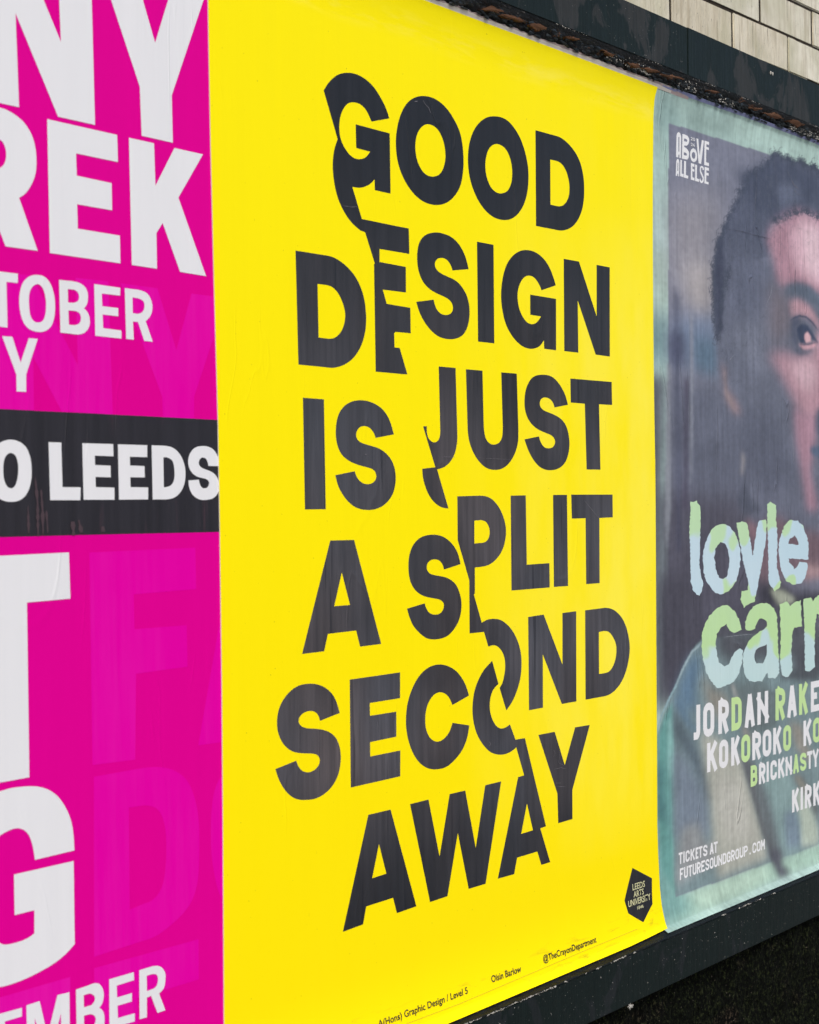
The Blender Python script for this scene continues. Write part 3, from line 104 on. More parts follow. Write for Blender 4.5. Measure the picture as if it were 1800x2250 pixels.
('right','printed_letter','pale',[(1, ['26735,13328 26821,13330 26898,13339 26954,13356 27038,13363 27134,13305 27175,13257 27252,13290 27318,13308 27390,13331 27450,13340 27567,13335 27647,13359 27643,13310 27629,13268 27666,13228 27662,13196 27677,13164 27651,13131 27648,13079 27647,13042 27663,13000 27681,12965 27688,12940 27665,12896 27675,12851 27697,12810 27619,12808 27513,12812 27450,12802 27354,12810 27319,12772 27284,12736 27269,12688 27244,12650 27251,12602 27264,12570 27258,12526 27222,12491 27246,12447 27238,12421 27209,12379 27204,12339 27223,12298 27217,12272 27244,12225 27225,12192 27231,12153 27238,12122 27261,12070 27256,12046 27235,12001 27265,11963 27243,11926 27205,11905 27156,11876 27108,11842 27071,11826 26972,11829 26894,11855 26822,11884 26810,11911 26793,11957 26785,12000 26772,12036 26780,12063 26752,12104 26740,12148 26733,12180 26760,12217 26734,12257 26733,12300 26755,12346 26754,12368 26765,12416 26775,12453 26781,12489 26749,12518 26751,12571 26782,12609 26775,12633 26779,12681 26784,12708 26775,12751 26762,12794 26788,12818 26745,12874 26752,12899 26749,12950 26770,12986 26777,13017 26772,13048 26741,13088 26748,13136 26730,13165 26750,13210 26759,13249 26741,13290'])]),
('right','printed_letter','pale',[(1, ['27752,13360 27846,13380 27922,13377 28012,13378 28090,13385 28150,13333 28173,13298 28218,13319 28266,13363 28354,13378 28411,13412 28494,13417 28597,13430 28648,13401 28697,13356 28778,13317 28825,13267 28838,13223 28838,13185 28896,13158 28881,13110 28940,13069 28918,13035 28905,13005 28919,12955 28904,12913 28902,12873 28912,12837 28939,12793 28923,12761 28915,12720 28907,12681 28930,12658 28947,12612 28906,12577 28905,12538 28937,12482 28933,12446 28943,12409 28923,12382 28912,12338 28915,12294 28921,12258 28931,12218 28914,12188 28939,12148 28938,12093 28925,12056 28843,12050 28746,12049 28661,12055 28561,12042 28467,12035 28487,12070 28482,12124 28477,12154 28487,12206 28452,12229 28461,12273 28470,12319 28463,12356 28488,12394 28478,12440 28474,12474 28475,12507 28445,12548 28469,12601 28462,12644 28451,12669 28472,12707 28447,12765 28457,12796 28471,12838 28472,12872 28451,12909 28441,12954 28446,13005 28340,13024 28334,12987 28335,12937 28288,12916 28312,12866 28261,12833 28275,12792 28257,12743 28254,12703 28278,12658 28260,12623 28243,12584 28256,12544 28246,12501 28230,12463 28262,12434 28226,12377 28216,12341 28240,12317 28244,12279 28255,12234 28260,12183 28226,12158 28229,12112 28228,12089 28230,12034 28238,12006 28248,11962 28248,11916 28173,11903 28125,11883 28023,11851 27913,11860 27819,11880 27797,11925 27820,11954 27796,12000 27790,12024 27785,12069 27806,12106 27800,12147 27786,12177 27817,12218 27787,12251 27785,12305 27803,12327 27800,12380 27817,12416 27788,12439 27808,12480 27775,12519 27789,12573 27806,12591 27771,12641 27807,12680 27779,12711 27783,12744 27800,12784 27792,12836 27789,12867 27779,12906 27769,12953 27794,12986 27757,13014 27773,13057 27764,13107 27762,13131 27757,13168 27757,13206 27750,13254 27746,13299 27762,13332'])]),
('right','printed_letter','white',[(1, ['22969,21693 22992,22087 23016,22134 23064,22162 23115,22152 23138,22125 23153,22090 23132,21697 23082,21697 23089,21751 23051,21751 23045,21695', '23056,22073 23089,22076 23082,21806 23051,21805'])]),
('right','printed_letter','white',[(1, ['23195,22154 23290,22155 23373,22147 23422,22113 23429,22083 23425,22050 23394,21995 23340,21960 23257,21952 23251,21926 23333,21909 23372,21891 23402,21870 23415,21842 23418,21810 23402,21750 23354,21708 23170,21696', '23247,22076 23312,22084 23362,22064 23347,22034 23246,22028', '23237,21823 23308,21826 23346,21807 23331,21776 23236,21770'])]),
('right','printed_letter','white',[(1, ['23567,21958 23495,21917 23465,21880 23452,21841 23453,21800 23468,21761 23490,21730 23521,21707 23587,21698 23660,21730 23689,21766 23702,21807 23703,21845 23693,21881 23672,21915 23640,21942', '23572,21889 23530,21863 23511,21819 23525,21777 23576,21757 23625,21781 23641,21828 23626,21877'])]),
('right','printed_letter','white',[(1, ['23683,22156 23748,22159 23792,21854 23874,22161 23948,22160 23843,21709 23751,21707'])]),
('right','printed_letter','white',[(1, ['23972,22166 24133,22168 24132,22110 24039,22112 24036,22061 24125,22061 24124,22012 24032,22013 24022,21771 24127,21772 24120,21713 23953,21708'])]),
('right','printed_letter','white',[(1, ['22954,21345 22976,21617 23002,21657 23029,21668 23061,21661 23081,21622 23068,21354 23034,21354 23038,21396 23010,21396 23004,21358', '23018,21599 23043,21599 23039,21446 23013,21446'])]),
('right','printed_letter','white',[(1, ['23117,21665 23170,21668 23160,21422 23225,21421 23218,21365 23101,21364'])]),
('right','printed_letter','white',[(1, ['23247,21668 23312,21669 23302,21419 23385,21414 23375,21363 23230,21362'])]),
('right','printed_letter','white',[(1, ['23482,21666 23605,21667 23604,21613 23534,21613 23534,21570 23604,21569 23600,21524 23531,21525 23529,21414 23601,21410 23598,21362 23474,21361'])]),
('right','printed_letter','white',[(1, ['23629,21665 23696,21666 23686,21417 23765,21413 23758,21361 23624,21360'])]),
('right','printed_letter','white',[(1, ['23948,21618 23928,21666 23867,21680 23805,21652 23788,21598 23803,21543 23851,21494 23888,21455 23881,21409 23850,21391 23820,21409 23808,21442 23777,21405 23795,21370 23837,21350 23886,21362 23930,21404 23931,21474 23883,21531 23840,21575 23835,21619 23860,21645 23890,21634 23898,21600'])]),
('right','printed_letter','white',[(1, ['23968,21675 24122,21678 24118,21623 24029,21624 24029,21579 24111,21577 24108,21528 24024,21531 24019,21411 24109,21409 24102,21366 23956,21366'])]),
('right','printed_letter','white',[(1.0, ['23654,11645 23647,11172 23644,11139 23636,11104 23623,11071 23602,11041 23570,11015 23533,11006 23414,11007 23414,11144 23517,11144 23507,11141 23500,11136 23501,11137 23504,11146 23508,11160 23509,11179 23516,11647'])]),
('right','printed_letter','white',[(1.0, ['24019,11464 24013,11483 23994,11498 23958,11505 23921,11498 23902,11483 23894,11463 23890,11185 23896,11166 23915,11151 23951,11144 23988,11151 24008,11166 24015,11186', '24152,11160 24123,11080 24045,11022 23950,11003 23856,11023 23779,11082 23752,11164 23757,11488 23786,11569 23864,11627 23959,11646 24054,11626 24130,11566 24157,11485'])]),
('right','printed_letter','white',[(1.0, ['24297,11004 24307,11643 24444,11641 24434,11002']), (1.3, ['24411,11701 24511,11640 24538,11638 24584,11625 24626,11604 24663,11573 24689,11531 24697,11488 24696,11394 24686,11351 24659,11310 24622,11280 24580,11259 24533,11247 24488,11243 24370,11244 24371,11381 24483,11381 24510,11383 24532,11389 24547,11396 24556,11403 24557,11406 24558,11410 24559,11476 24559,11480 24557,11482 24550,11489 24535,11496 24513,11502 24467,11506 24340,11584']), (1.6, ['24548,11340 24684,11030 24558,10975 24422,11285'])]),
('right','printed_letter','lime',[(1.0, ['24789,11001 24799,11640 24981,11640 24997,11640 25041,11635 25086,11620 25126,11595 25159,11560 25181,11517 25187,11475 25182,11162 25175,11120 25152,11078 25118,11044 25078,11020 25032,11005 24989,11001', '24982,11138 25004,11140 25020,11146 25033,11153 25040,11160 25043,11166 25045,11176 25050,11465 25048,11475 25046,11480 25039,11487 25027,11495 25011,11500 24989,11502 24980,11502 24934,11502 24928,11138'])]),
('right','printed_letter','white',[(1.0, ['25292,11014 25436,11652 25570,11622 25426,10984']), (1.3, ['25570,11650 25694,11011 25560,10985 25436,11624']), (1.6, ['25405,11272 25588,11271 25587,11134 25405,11134'])]),
('right','printed_letter','white',[(1.0, ['25792,10999 25802,11637 25939,11634 25929,10996']), (1.3, ['26089,10997 26099,11635 26236,11633 26226,10995']), (1.6, ['25853,11612 26279,11109 26174,11020 25749,11523'])]),
('right','printed_letter','lime',[(1.0, ['26529,10996 26539,11633 26676,11631 26666,10994']), (1.3, ['26642,11691 26748,11630 26777,11628 26825,11615 26868,11595 26906,11564 26934,11522 26942,11479 26941,11384 26931,11341 26902,11300 26864,11270 26820,11250 26772,11238 26726,11234 26602,11235 26603,11372 26721,11371 26751,11374 26775,11380 26792,11388 26802,11395 26803,11397 26804,11401 26805,11466 26805,11469 26803,11471 26795,11478 26778,11486 26754,11492 26706,11496 26573,11573']), (1.6, ['26785,11332 26928,11022 26804,10965 26661,11274'])]),
('right','printed_letter','white',[(1.0, ['27017,11009 27169,11645 27302,11613 27150,10977']), (1.3, ['27302,11643 27434,11006 27300,10978 27168,11615']), (1.6, ['27132,11265 27325,11264 27325,11127 27132,11128'])]),
('right','printed_letter','lime',[(1.0, ['27527,10992 27537,11629 27674,11626 27664,10990']), (1.3, ['27928,11587 27677,11230 27565,11309 27816,11666']), (1.6, ['27765,11377 27924,11018 27799,10962 27640,11321'])]),
('right','printed_letter','white',[(1.0, ['28437,11487 28192,11488 28187,11126 28429,11125 28429,10988 28048,10989 28058,11625 28437,11624']), (1.3, ['28053,11386 28329,11385 28328,11248 28053,11249'])]),
('right','printed_letter','white',[(1.0, ['28552,10988 28563,11624 28699,11622 28689,10986'])]),
('right','printed_letter','white',[(1.0, ['23879,10340 23888,10888 24008,10886 24000,10338']), (1.3, ['24258,10846 24011,10540 23917,10616 24164,10922']), (1.6, ['24098,10674 24256,10365 24149,10310 23991,10619'])]),
('right','printed_letter','white',[(1.0, ['24541,10725 24536,10741 24521,10753 24491,10759 24461,10753 24446,10742 24440,10726 24436,10491 24441,10475 24456,10463 24486,10457 24516,10463 24532,10475 24538,10491', '24657,10469 24632,10400 24566,10351 24485,10335 24404,10352 24339,10403 24316,10472 24320,10748 24345,10816 24412,10866 24493,10882 24573,10864 24639,10813 24662,10744'])]),
('right','printed_letter','white',[(1.0, ['24766,10335 24775,10877 24894,10875 24886,10333']), (1.3, ['25106,10840 24897,10537 24799,10605 25008,10908']), (1.6, ['24970,10662 25103,10357 24994,10309 24861,10615'])]),
('right','printed_letter','lime',[(1.0, ['25385,10716 25380,10731 25363,10744 25330,10751 25297,10745 25280,10732 25274,10717 25270,10485 25275,10470 25292,10458 25325,10452 25358,10458 25376,10470 25381,10486', '25500,10463 25474,10394 25406,10346 25324,10330 25242,10347 25175,10397 25151,10466 25155,10740 25182,10808 25250,10857 25332,10872 25413,10855 25480,10805 25504,10736'])]),
('right','printed_letter','white',[(1.0, ['25581,10331 25589,10868 25707,10866 25699,10329']), (1.3, ['25678,10918 25769,10864 25794,10862 25834,10852 25872,10834 25904,10808 25928,10773 25936,10736 25934,10656 25926,10619 25901,10584 25868,10559 25830,10543 25789,10533 25749,10530 25643,10531 25644,10649 25746,10648 25772,10650 25792,10655 25807,10662 25815,10668 25816,10669 25816,10671 25817,10724 25817,10726 25816,10727 25809,10733 25794,10740 25774,10745 25733,10749 25619,10816']), (1.6, ['25801,10614 25924,10354 25817,10304 25694,10564'])]),
('right','printed_letter','white',[(1.0, ['26233,10708 26228,10722 26210,10735 26176,10742 26140,10736 26122,10723 26116,10708 26113,10480 26118,10465 26135,10453 26170,10446 26205,10452 26223,10465 26229,10480', '26347,10457 26320,10389 26251,10341 26169,10326 26087,10342 26020,10391 25995,10460 25999,10731 26026,10799 26095,10847 26177,10862 26259,10845 26326,10796 26351,10727'])]),
('right','printed_letter','white',[(1.0, ['26422,10327 26431,10858 26548,10856 26539,10325']), (1.3, ['26778,10818 26550,10522 26458,10594 26686,10889']), (1.6, ['26630,10649 26776,10350 26671,10299 26525,10598'])]),
('right','printed_letter','lime',[(1.0, ['27065,10700 27060,10715 27045,10727 27014,10733 26984,10728 26967,10716 26962,10700 26958,10474 26963,10459 26978,10447 27008,10441 27039,10447 27056,10459 27061,10475', '27177,10453 27152,10386 27087,10338 27008,10323 26929,10339 26865,10388 26842,10455 26846,10722 26871,10789 26936,10837 27015,10852 27094,10835 27158,10786 27181,10719'])]),
('right','printed_letter','white',[(1.0, ['27710,10327 27718,10850 27833,10848 27825,10325']), (1.3, ['28079,10812 27836,10518 27748,10591 27991,10885']), (1.6, ['27922,10647 28077,10354 27976,10300 27820,10593'])]),
('right','printed_letter','lime',[(1.0, ['28381,10700 28375,10713 28356,10726 28318,10733 28279,10726 28258,10713 28252,10698 28249,10476 28254,10463 28273,10450 28311,10444 28350,10451 28371,10464 28377,10479', '28491,10455 28463,10388 28394,10342 28311,10327 28229,10342 28160,10388 28133,10456 28138,10722 28166,10789 28235,10835 28318,10850 28400,10835 28469,10788 28496,10720'])]),
('right','printed_letter','lime',[(1.0, ['25510,9820 25517,10232 25608,10230 25601,9818']), (1.3, ['25517,10232 25640,10230 25680,10225 25719,10211 25753,10183 25766,10146 25765,10066 25751,10030 25716,10003 25677,9989 25637,9985 25513,9986 25514,10077 25633,10076 25657,10079 25672,10084 25675,10086 25674,10084 25675,10131 25676,10129 25673,10131 25659,10136 25634,10139 25516,10141']), (1.6, ['25514,10077 25646,10076 25686,10071 25726,10056 25760,10027 25772,9989 25771,9904 25757,9867 25723,9839 25684,9823 25643,9819 25511,9819 25511,9910 25638,9910 25662,9912 25677,9918 25680,9921 25680,9921 25681,9975 25681,9975 25678,9977 25664,9983 25640,9985 25513,9986'])]),
('right','printed_letter','white',[(1.0, ['25837,9820 25843,10226 25933,10225 25926,9819']), (1.3, ['25911,10264 25979,10223 25998,10222 26028,10214 26056,10200 26081,10181 26099,10154 26105,10126 26104,10066 26097,10038 26078,10012 26053,9993 26025,9980 25994,9973 25964,9971 25884,9971 25885,10061 25961,10060 25981,10062 25996,10066 26008,10071 26013,10075 26014,10076 26014,10077 26015,10118 26015,10119 26014,10120 26009,10124 25998,10129 25982,10133 25951,10136 25865,10187']), (1.6, ['26003,10035 26096,9839 26015,9801 25922,9997'])]),
('right','printed_letter','white',[(1.0, ['26146,9821 26152,10221 26240,10220 26234,9819'])]),
('right','printed_letter','white',[(1.0, ['26483,10074 26484,10103 26480,10113 26466,10123 26439,10128 26412,10124 26398,10114 26394,10103 26391,9933 26395,9923 26408,9914 26435,9909 26463,9914 26477,9923 26481,9934 26482,9963 26569,9962 26569,9917 26548,9866 26497,9831 26435,9819 26373,9831 26322,9867 26303,9919 26307,10121 26327,10172 26379,10207 26441,10217 26502,10205 26553,10169 26572,10118 26571,10072'])]),
('right','printed_letter','white',[(1.0, ['26620,9821 26626,10213 26712,10212 26706,9820']), (1.3, ['26894,10182 26714,9965 26648,10020 26828,10237']), (1.6, ['26778,10061 26893,9841 26817,9801 26701,10020'])]),
('right','printed_letter','white',[(1.0, ['26934,9822 26940,10208 27025,10207 27019,9821']), (1.3, ['27118,9822 27124,10205 27209,10204 27203,9821']), (1.6, ['26971,10194 27236,9892 27172,9836 26907,10137'])]),
('right','printed_letter','lime',[(1.0, ['27250,9832 27344,10211 27425,10191 27331,9812']), (1.3, ['27425,10210 27507,9831 27425,9813 27343,10192']), (1.6, ['27321,9985 27440,9985 27440,9901 27320,9902'])]),
('right','printed_letter','lime',[(1.0, ['27749,10078 27749,10092 27747,10098 27730,10107 27696,10113 27661,10108 27644,10099 27641,10093 27641,10082 27653,10068 27785,10020 27830,9964 27829,9905 27806,9859 27753,9831 27692,9822 27630,9831 27578,9860 27556,9907 27556,9940 27639,9939 27639,9925 27641,9919 27658,9910 27692,9905 27726,9910 27743,9920 27747,9926 27747,9936 27735,9950 27603,9998 27558,10054 27559,10113 27582,10160 27636,10188 27697,10196 27758,10186 27810,10157 27832,10110 27832,10077'])]),
('right','printed_letter','white',[(1.0, ['27871,10193 28096,10189 28095,10108 27870,10111']), (1.3, ['28024,10190 28018,9822 27937,9823 27943,10191'])]),
('right','printed_letter','white',[(1.0, ['28172,10208 28246,10072 28326,10205 28395,10164 28244,9910 28101,10169']), (1.3, ['28285,9990 28283,9823 28202,9824 28205,9991'])]),
('right','printed_letter','white',[(1.0, ['27195,9037 27203,9497 27304,9496 27296,9035']), (1.3, ['27502,9465 27306,9207 27225,9268 27421,9526']), (1.6, ['27375,9316 27500,9055 27409,9011 27284,9272'])]),
('right','printed_letter','white',[(1.0, ['27564,9031 27572,9496 27674,9494 27666,9029'])]),
('right','printed_letter','white',[(1.0, ['27750,9028 27757,9495 27860,9493 27852,9026']), (1.3, ['27834,9538 27912,9492 27933,9490 27968,9481 28000,9466 28028,9443 28048,9412 28055,9380 28054,9311 28046,9278 28025,9248 27997,9226 27964,9212 27929,9203 27895,9201 27804,9202 27805,9304 27892,9303 27913,9305 27931,9309 27943,9315 27950,9320 27951,9321 27951,9323 27952,9371 27952,9373 27951,9374 27945,9379 27933,9384 27915,9389 27880,9392 27782,9450']), (1.6, ['27940,9273 28044,9045 27951,9002 27846,9231'])]),
('right','printed_letter','white',[(1.0, ['28125,9021 28132,9493 28236,9491 28228,9020']), (1.3, ['28441,9460 28238,9195 28156,9258 28359,9523']), (1.6, ['28309,9307 28439,9039 28346,8994 28216,9262'])]),
('right','printed_letter','white',[(1.0, ['22860,9021 22998,9017 22997,8976 22859,8979']), (1.3, ['22950,9018 22945,8809 22903,8810 22908,9019'])]),
('right','printed_letter','white',[(1.0, ['23019,8808 23024,9017 23066,9016 23060,8807'])]),
('right','printed_letter','white',[(1.0, ['23198,8938 23199,8954 23196,8961 23187,8968 23170,8971 23152,8968 23143,8962 23140,8955 23137,8863 23140,8856 23149,8850 23166,8846 23184,8849 23193,8855 23196,8862 23197,8878 23238,8877 23238,8853 23226,8826 23198,8809 23165,8804 23132,8810 23105,8829 23095,8856 23098,8965 23109,8991 23137,9008 23171,9014 23204,9007 23231,8988 23241,8961 23240,8937'])]),
('right','printed_letter','white',[(1.0, ['23266,8802 23271,9011 23313,9010 23308,8801']), (1.3, ['23421,8994 23314,8878 23283,8906 23390,9022']), (1.6, ['23351,8928 23418,8809 23382,8788 23315,8908'])]),
('right','printed_letter','white',[(1.0, ['23548,8963 23490,8964 23486,8838 23545,8837 23544,8795 23443,8797 23449,9007 23549,9004']), (1.3, ['23447,8926 23517,8925 23516,8883 23446,8885'])]),
('right','printed_letter','white',[(1.0, ['23557,9004 23692,9001 23691,8959 23556,8962']), (1.3, ['23645,9002 23639,8793 23598,8794 23603,9003'])]),
('right','printed_letter','white',[(1.0, ['23826,8933 23826,8942 23824,8947 23813,8953 23793,8957 23772,8954 23761,8948 23759,8943 23758,8936 23766,8926 23842,8897 23866,8866 23865,8834 23852,8808 23822,8793 23788,8789 23754,8795 23725,8812 23714,8837 23714,8856 23756,8854 23756,8846 23758,8841 23769,8835 23789,8831 23810,8834 23821,8840 23823,8844 23823,8852 23816,8862 23740,8891 23716,8922 23717,8954 23730,8979 23760,8995 23794,8999 23828,8993 23857,8976 23868,8951 23868,8932'])]),
('right','printed_letter','white',[(1.0, ['23948,8790 24006,8999 24046,8988 23988,8779']), (1.3, ['24047,8998 24092,8787 24051,8778 24006,8989']), (1.6, ['23987,8872 24058,8870 24057,8828 23986,8830'])]),
('right','printed_letter','white',[(1.0, ['24099,8992 24246,8988 24245,8946 24098,8950']), (1.3, ['24193,8989 24187,8779 24145,8781 24152,8991'])]),
('right','printed_letter','white',[(1.0, ['23021,8689 22930,8690 22914,8522 22876,8526 22894,8729 23021,8728']), (1.3, ['22885,8646 22980,8645 22980,8606 22885,8607'])]),
('right','printed_letter','white',[(1.0, ['23079,8726 23066,8577 23068,8570 23075,8565 23088,8562 23104,8565 23114,8572 23118,8580 23131,8729 23170,8725 23156,8570 23144,8546 23119,8528 23088,8523 23058,8529 23034,8548 23026,8574 23041,8729'])]),
('right','printed_letter','white',[(1.0, ['23187,8727 23317,8726 23317,8687 23186,8688']), (1.3, ['23273,8724 23254,8520 23215,8524 23234,8728'])]),
('right','printed_letter','white',[(1.0, ['23376,8724 23362,8576 23364,8569 23371,8563 23386,8560 23402,8563 23412,8570 23416,8579 23430,8727 23469,8723 23454,8568 23443,8544 23417,8527 23386,8521 23355,8527 23330,8546 23323,8572 23337,8727'])]),
('right','printed_letter','white',[(1.0, ['23468,8523 23488,8726 23526,8723 23507,8519']), (1.3, ['23515,8742 23552,8724 23564,8723 23579,8719 23593,8712 23605,8703 23614,8689 23616,8675 23613,8645 23608,8631 23598,8619 23586,8611 23571,8605 23555,8601 23540,8600 23497,8600 23497,8639 23539,8639 23550,8639 23559,8641 23567,8645 23572,8648 23574,8650 23575,8652 23577,8675 23576,8676 23576,8677 23573,8679 23566,8682 23557,8685 23542,8686 23498,8707']), (1.6, ['23557,8627 23599,8528 23564,8513 23521,8612'])]),
('right','printed_letter','white',[(1.0, ['23771,8684 23674,8685 23662,8559 23755,8558 23755,8520 23619,8520 23639,8724 23771,8723']), (1.3, ['23630,8645 23730,8644 23729,8605 23629,8606'])]),
('right','printed_letter','white',[(1.0, ['23882,8662 23883,8671 23881,8675 23874,8680 23857,8683 23839,8680 23828,8674 23825,8668 23824,8658 23830,8649 23895,8623 23914,8592 23911,8562 23899,8539 23872,8524 23841,8519 23810,8524 23785,8541 23776,8566 23778,8583 23816,8580 23816,8571 23817,8566 23825,8561 23841,8558 23859,8561 23870,8567 23873,8573 23874,8583 23869,8592 23804,8618 23784,8649 23787,8679 23800,8702 23826,8717 23857,8722 23888,8717 23913,8700 23922,8675 23920,8658'])]),
('right','printed_letter','white',[(1.0, ['24038,8667 24036,8673 24028,8679 24011,8682 23994,8679 23983,8672 23978,8664 23970,8573 23972,8566 23980,8560 23996,8557 24013,8560 24025,8567 24029,8576', '24066,8565 24054,8540 24027,8524 23995,8518 23964,8524 23938,8542 23931,8569 23941,8675 23953,8699 23980,8716 24012,8721 24043,8715 24069,8697 24077,8670'])]),
('right','printed_letter','white',[(1.0, ['24139,8718 24125,8572 24127,8565 24135,8559 24151,8556 24169,8559 24181,8566 24185,8575 24199,8721 24238,8717 24223,8564 24210,8539 24183,8523 24151,8517 24119,8523 24094,8542 24086,8568 24101,8722'])]),
('right','printed_letter','white',[(1.0, ['24237,8519 24257,8721 24296,8717 24276,8515']), (1.3, ['24337,8519 24357,8720 24395,8716 24375,8515']), (1.6, ['24271,8711 24393,8547 24362,8524 24240,8689'])]),
('right','printed_letter','white',[(1.0, ['24395,8516 24415,8718 24478,8718 24484,8718 24499,8716 24515,8712 24529,8704 24540,8694 24548,8680 24550,8665 24539,8564 24535,8550 24526,8538 24513,8528 24499,8521 24483,8517 24467,8516', '24466,8554 24477,8555 24486,8557 24493,8561 24498,8565 24501,8568 24502,8571 24511,8665 24511,8668 24510,8670 24507,8673 24501,8676 24492,8678 24482,8679 24478,8679 24450,8679 24437,8554'])]),
('right','printed_letter','white',[(1.0, ['24670,8650 24671,8662 24669,8669 24661,8675 24643,8678 24623,8675 24611,8668 24607,8659 24598,8569 24600,8563 24609,8557 24627,8554 24646,8557 24658,8564 24662,8572 24664,8593 24639,8593 24639,8632 24707,8631 24699,8561 24687,8537 24659,8520 24626,8515 24594,8521 24567,8539 24559,8565 24570,8671 24582,8695 24610,8711 24643,8717 24675,8711 24702,8693 24710,8666 24708,8646'])]),
('right','printed_letter','white',[(1.0, ['24715,8517 24735,8717 24773,8714 24753,8513']), (1.3, ['24762,8733 24803,8715 24816,8714 24833,8710 24848,8704 24860,8695 24870,8681 24872,8667 24869,8636 24864,8623 24853,8611 24840,8603 24824,8597 24808,8594 24791,8593 24743,8593 24744,8631 24790,8631 24803,8631 24814,8634 24823,8637 24829,8641 24831,8643 24831,8645 24834,8666 24833,8667 24833,8668 24829,8671 24821,8674 24811,8676 24794,8677 24746,8698']), (1.6, ['24807,8620 24854,8523 24820,8506 24773,8603'])]),
('right','printed_letter','white',[(1.0, ['24996,8660 24994,8666 24985,8672 24966,8676 24946,8673 24934,8665 24929,8657 24920,8567 24922,8561 24931,8555 24950,8552 24970,8555 24983,8562 24987,8570', '25024,8559 25011,8535 24983,8519 24950,8513 24917,8519 24890,8537 24881,8563 24892,8669 24905,8693 24933,8709 24967,8714 25000,8709 25026,8691 25035,8664'])]),
('right','printed_letter','white',[(1.0, ['25098,8711 25083,8567 25085,8560 25095,8554 25114,8551 25134,8554 25147,8562 25152,8570 25167,8714 25205,8710 25189,8558 25176,8534 25147,8518 25114,8512 25081,8518 25053,8536 25045,8562 25060,8715'])]),
('right','printed_letter','white',[(1.0, ['25204,8514 25225,8714 25263,8710 25242,8510']), (1.3, ['25223,8712 25291,8712 25309,8710 25326,8706 25341,8699 25354,8689 25363,8675 25365,8660 25362,8632 25358,8618 25347,8605 25333,8596 25317,8590 25299,8586 25282,8585 25214,8585 25214,8623 25281,8623 25294,8624 25306,8626 25315,8630 25322,8634 25324,8637 25325,8640 25327,8660 25327,8662 25326,8663 25322,8667 25314,8670 25303,8673 25290,8674 25223,8674'])]),
('right','printed_letter','white',[(1.0, ['25424,8549 25468,8549 25467,8511 25424,8511'])]),
('right','printed_letter','white',[(1.0, ['25662,8640 25664,8656 25661,8661 25651,8668 25631,8671 25609,8668 25595,8661 25591,8653 25581,8564 25584,8558 25594,8552 25614,8548 25636,8552 25650,8559 25654,8567 25656,8582 25693,8578 25691,8555 25677,8531 25648,8515 25614,8510 25580,8516 25552,8533 25543,8559 25554,8664 25568,8689 25597,8704 25631,8710 25665,8704 25693,8686 25702,8660 25700,8636'])]),
('right','printed_letter','white',[(1.0, ['25834,8654 25832,8660 25822,8667 25801,8670 25778,8667 25764,8659 25760,8651 25750,8563 25753,8557 25763,8551 25784,8547 25806,8551 25820,8558 25825,8566', '25861,8554 25847,8530 25818,8514 25783,8509 25749,8515 25721,8532 25712,8558 25723,8663 25737,8688 25766,8703 25801,8708 25835,8703 25863,8685 25872,8659'])]),
('right','printed_letter','white',[(1.0, ['25878,8511 25899,8709 25936,8705 25915,8507']), (1.3, ['25991,8510 26012,8708 26049,8704 26028,8506']), (1.6, ['25936,8713 25978,8581 25942,8570 25900,8701']), (1.9, ['25943,8585 26014,8715 26047,8697 25977,8567'])]),
]
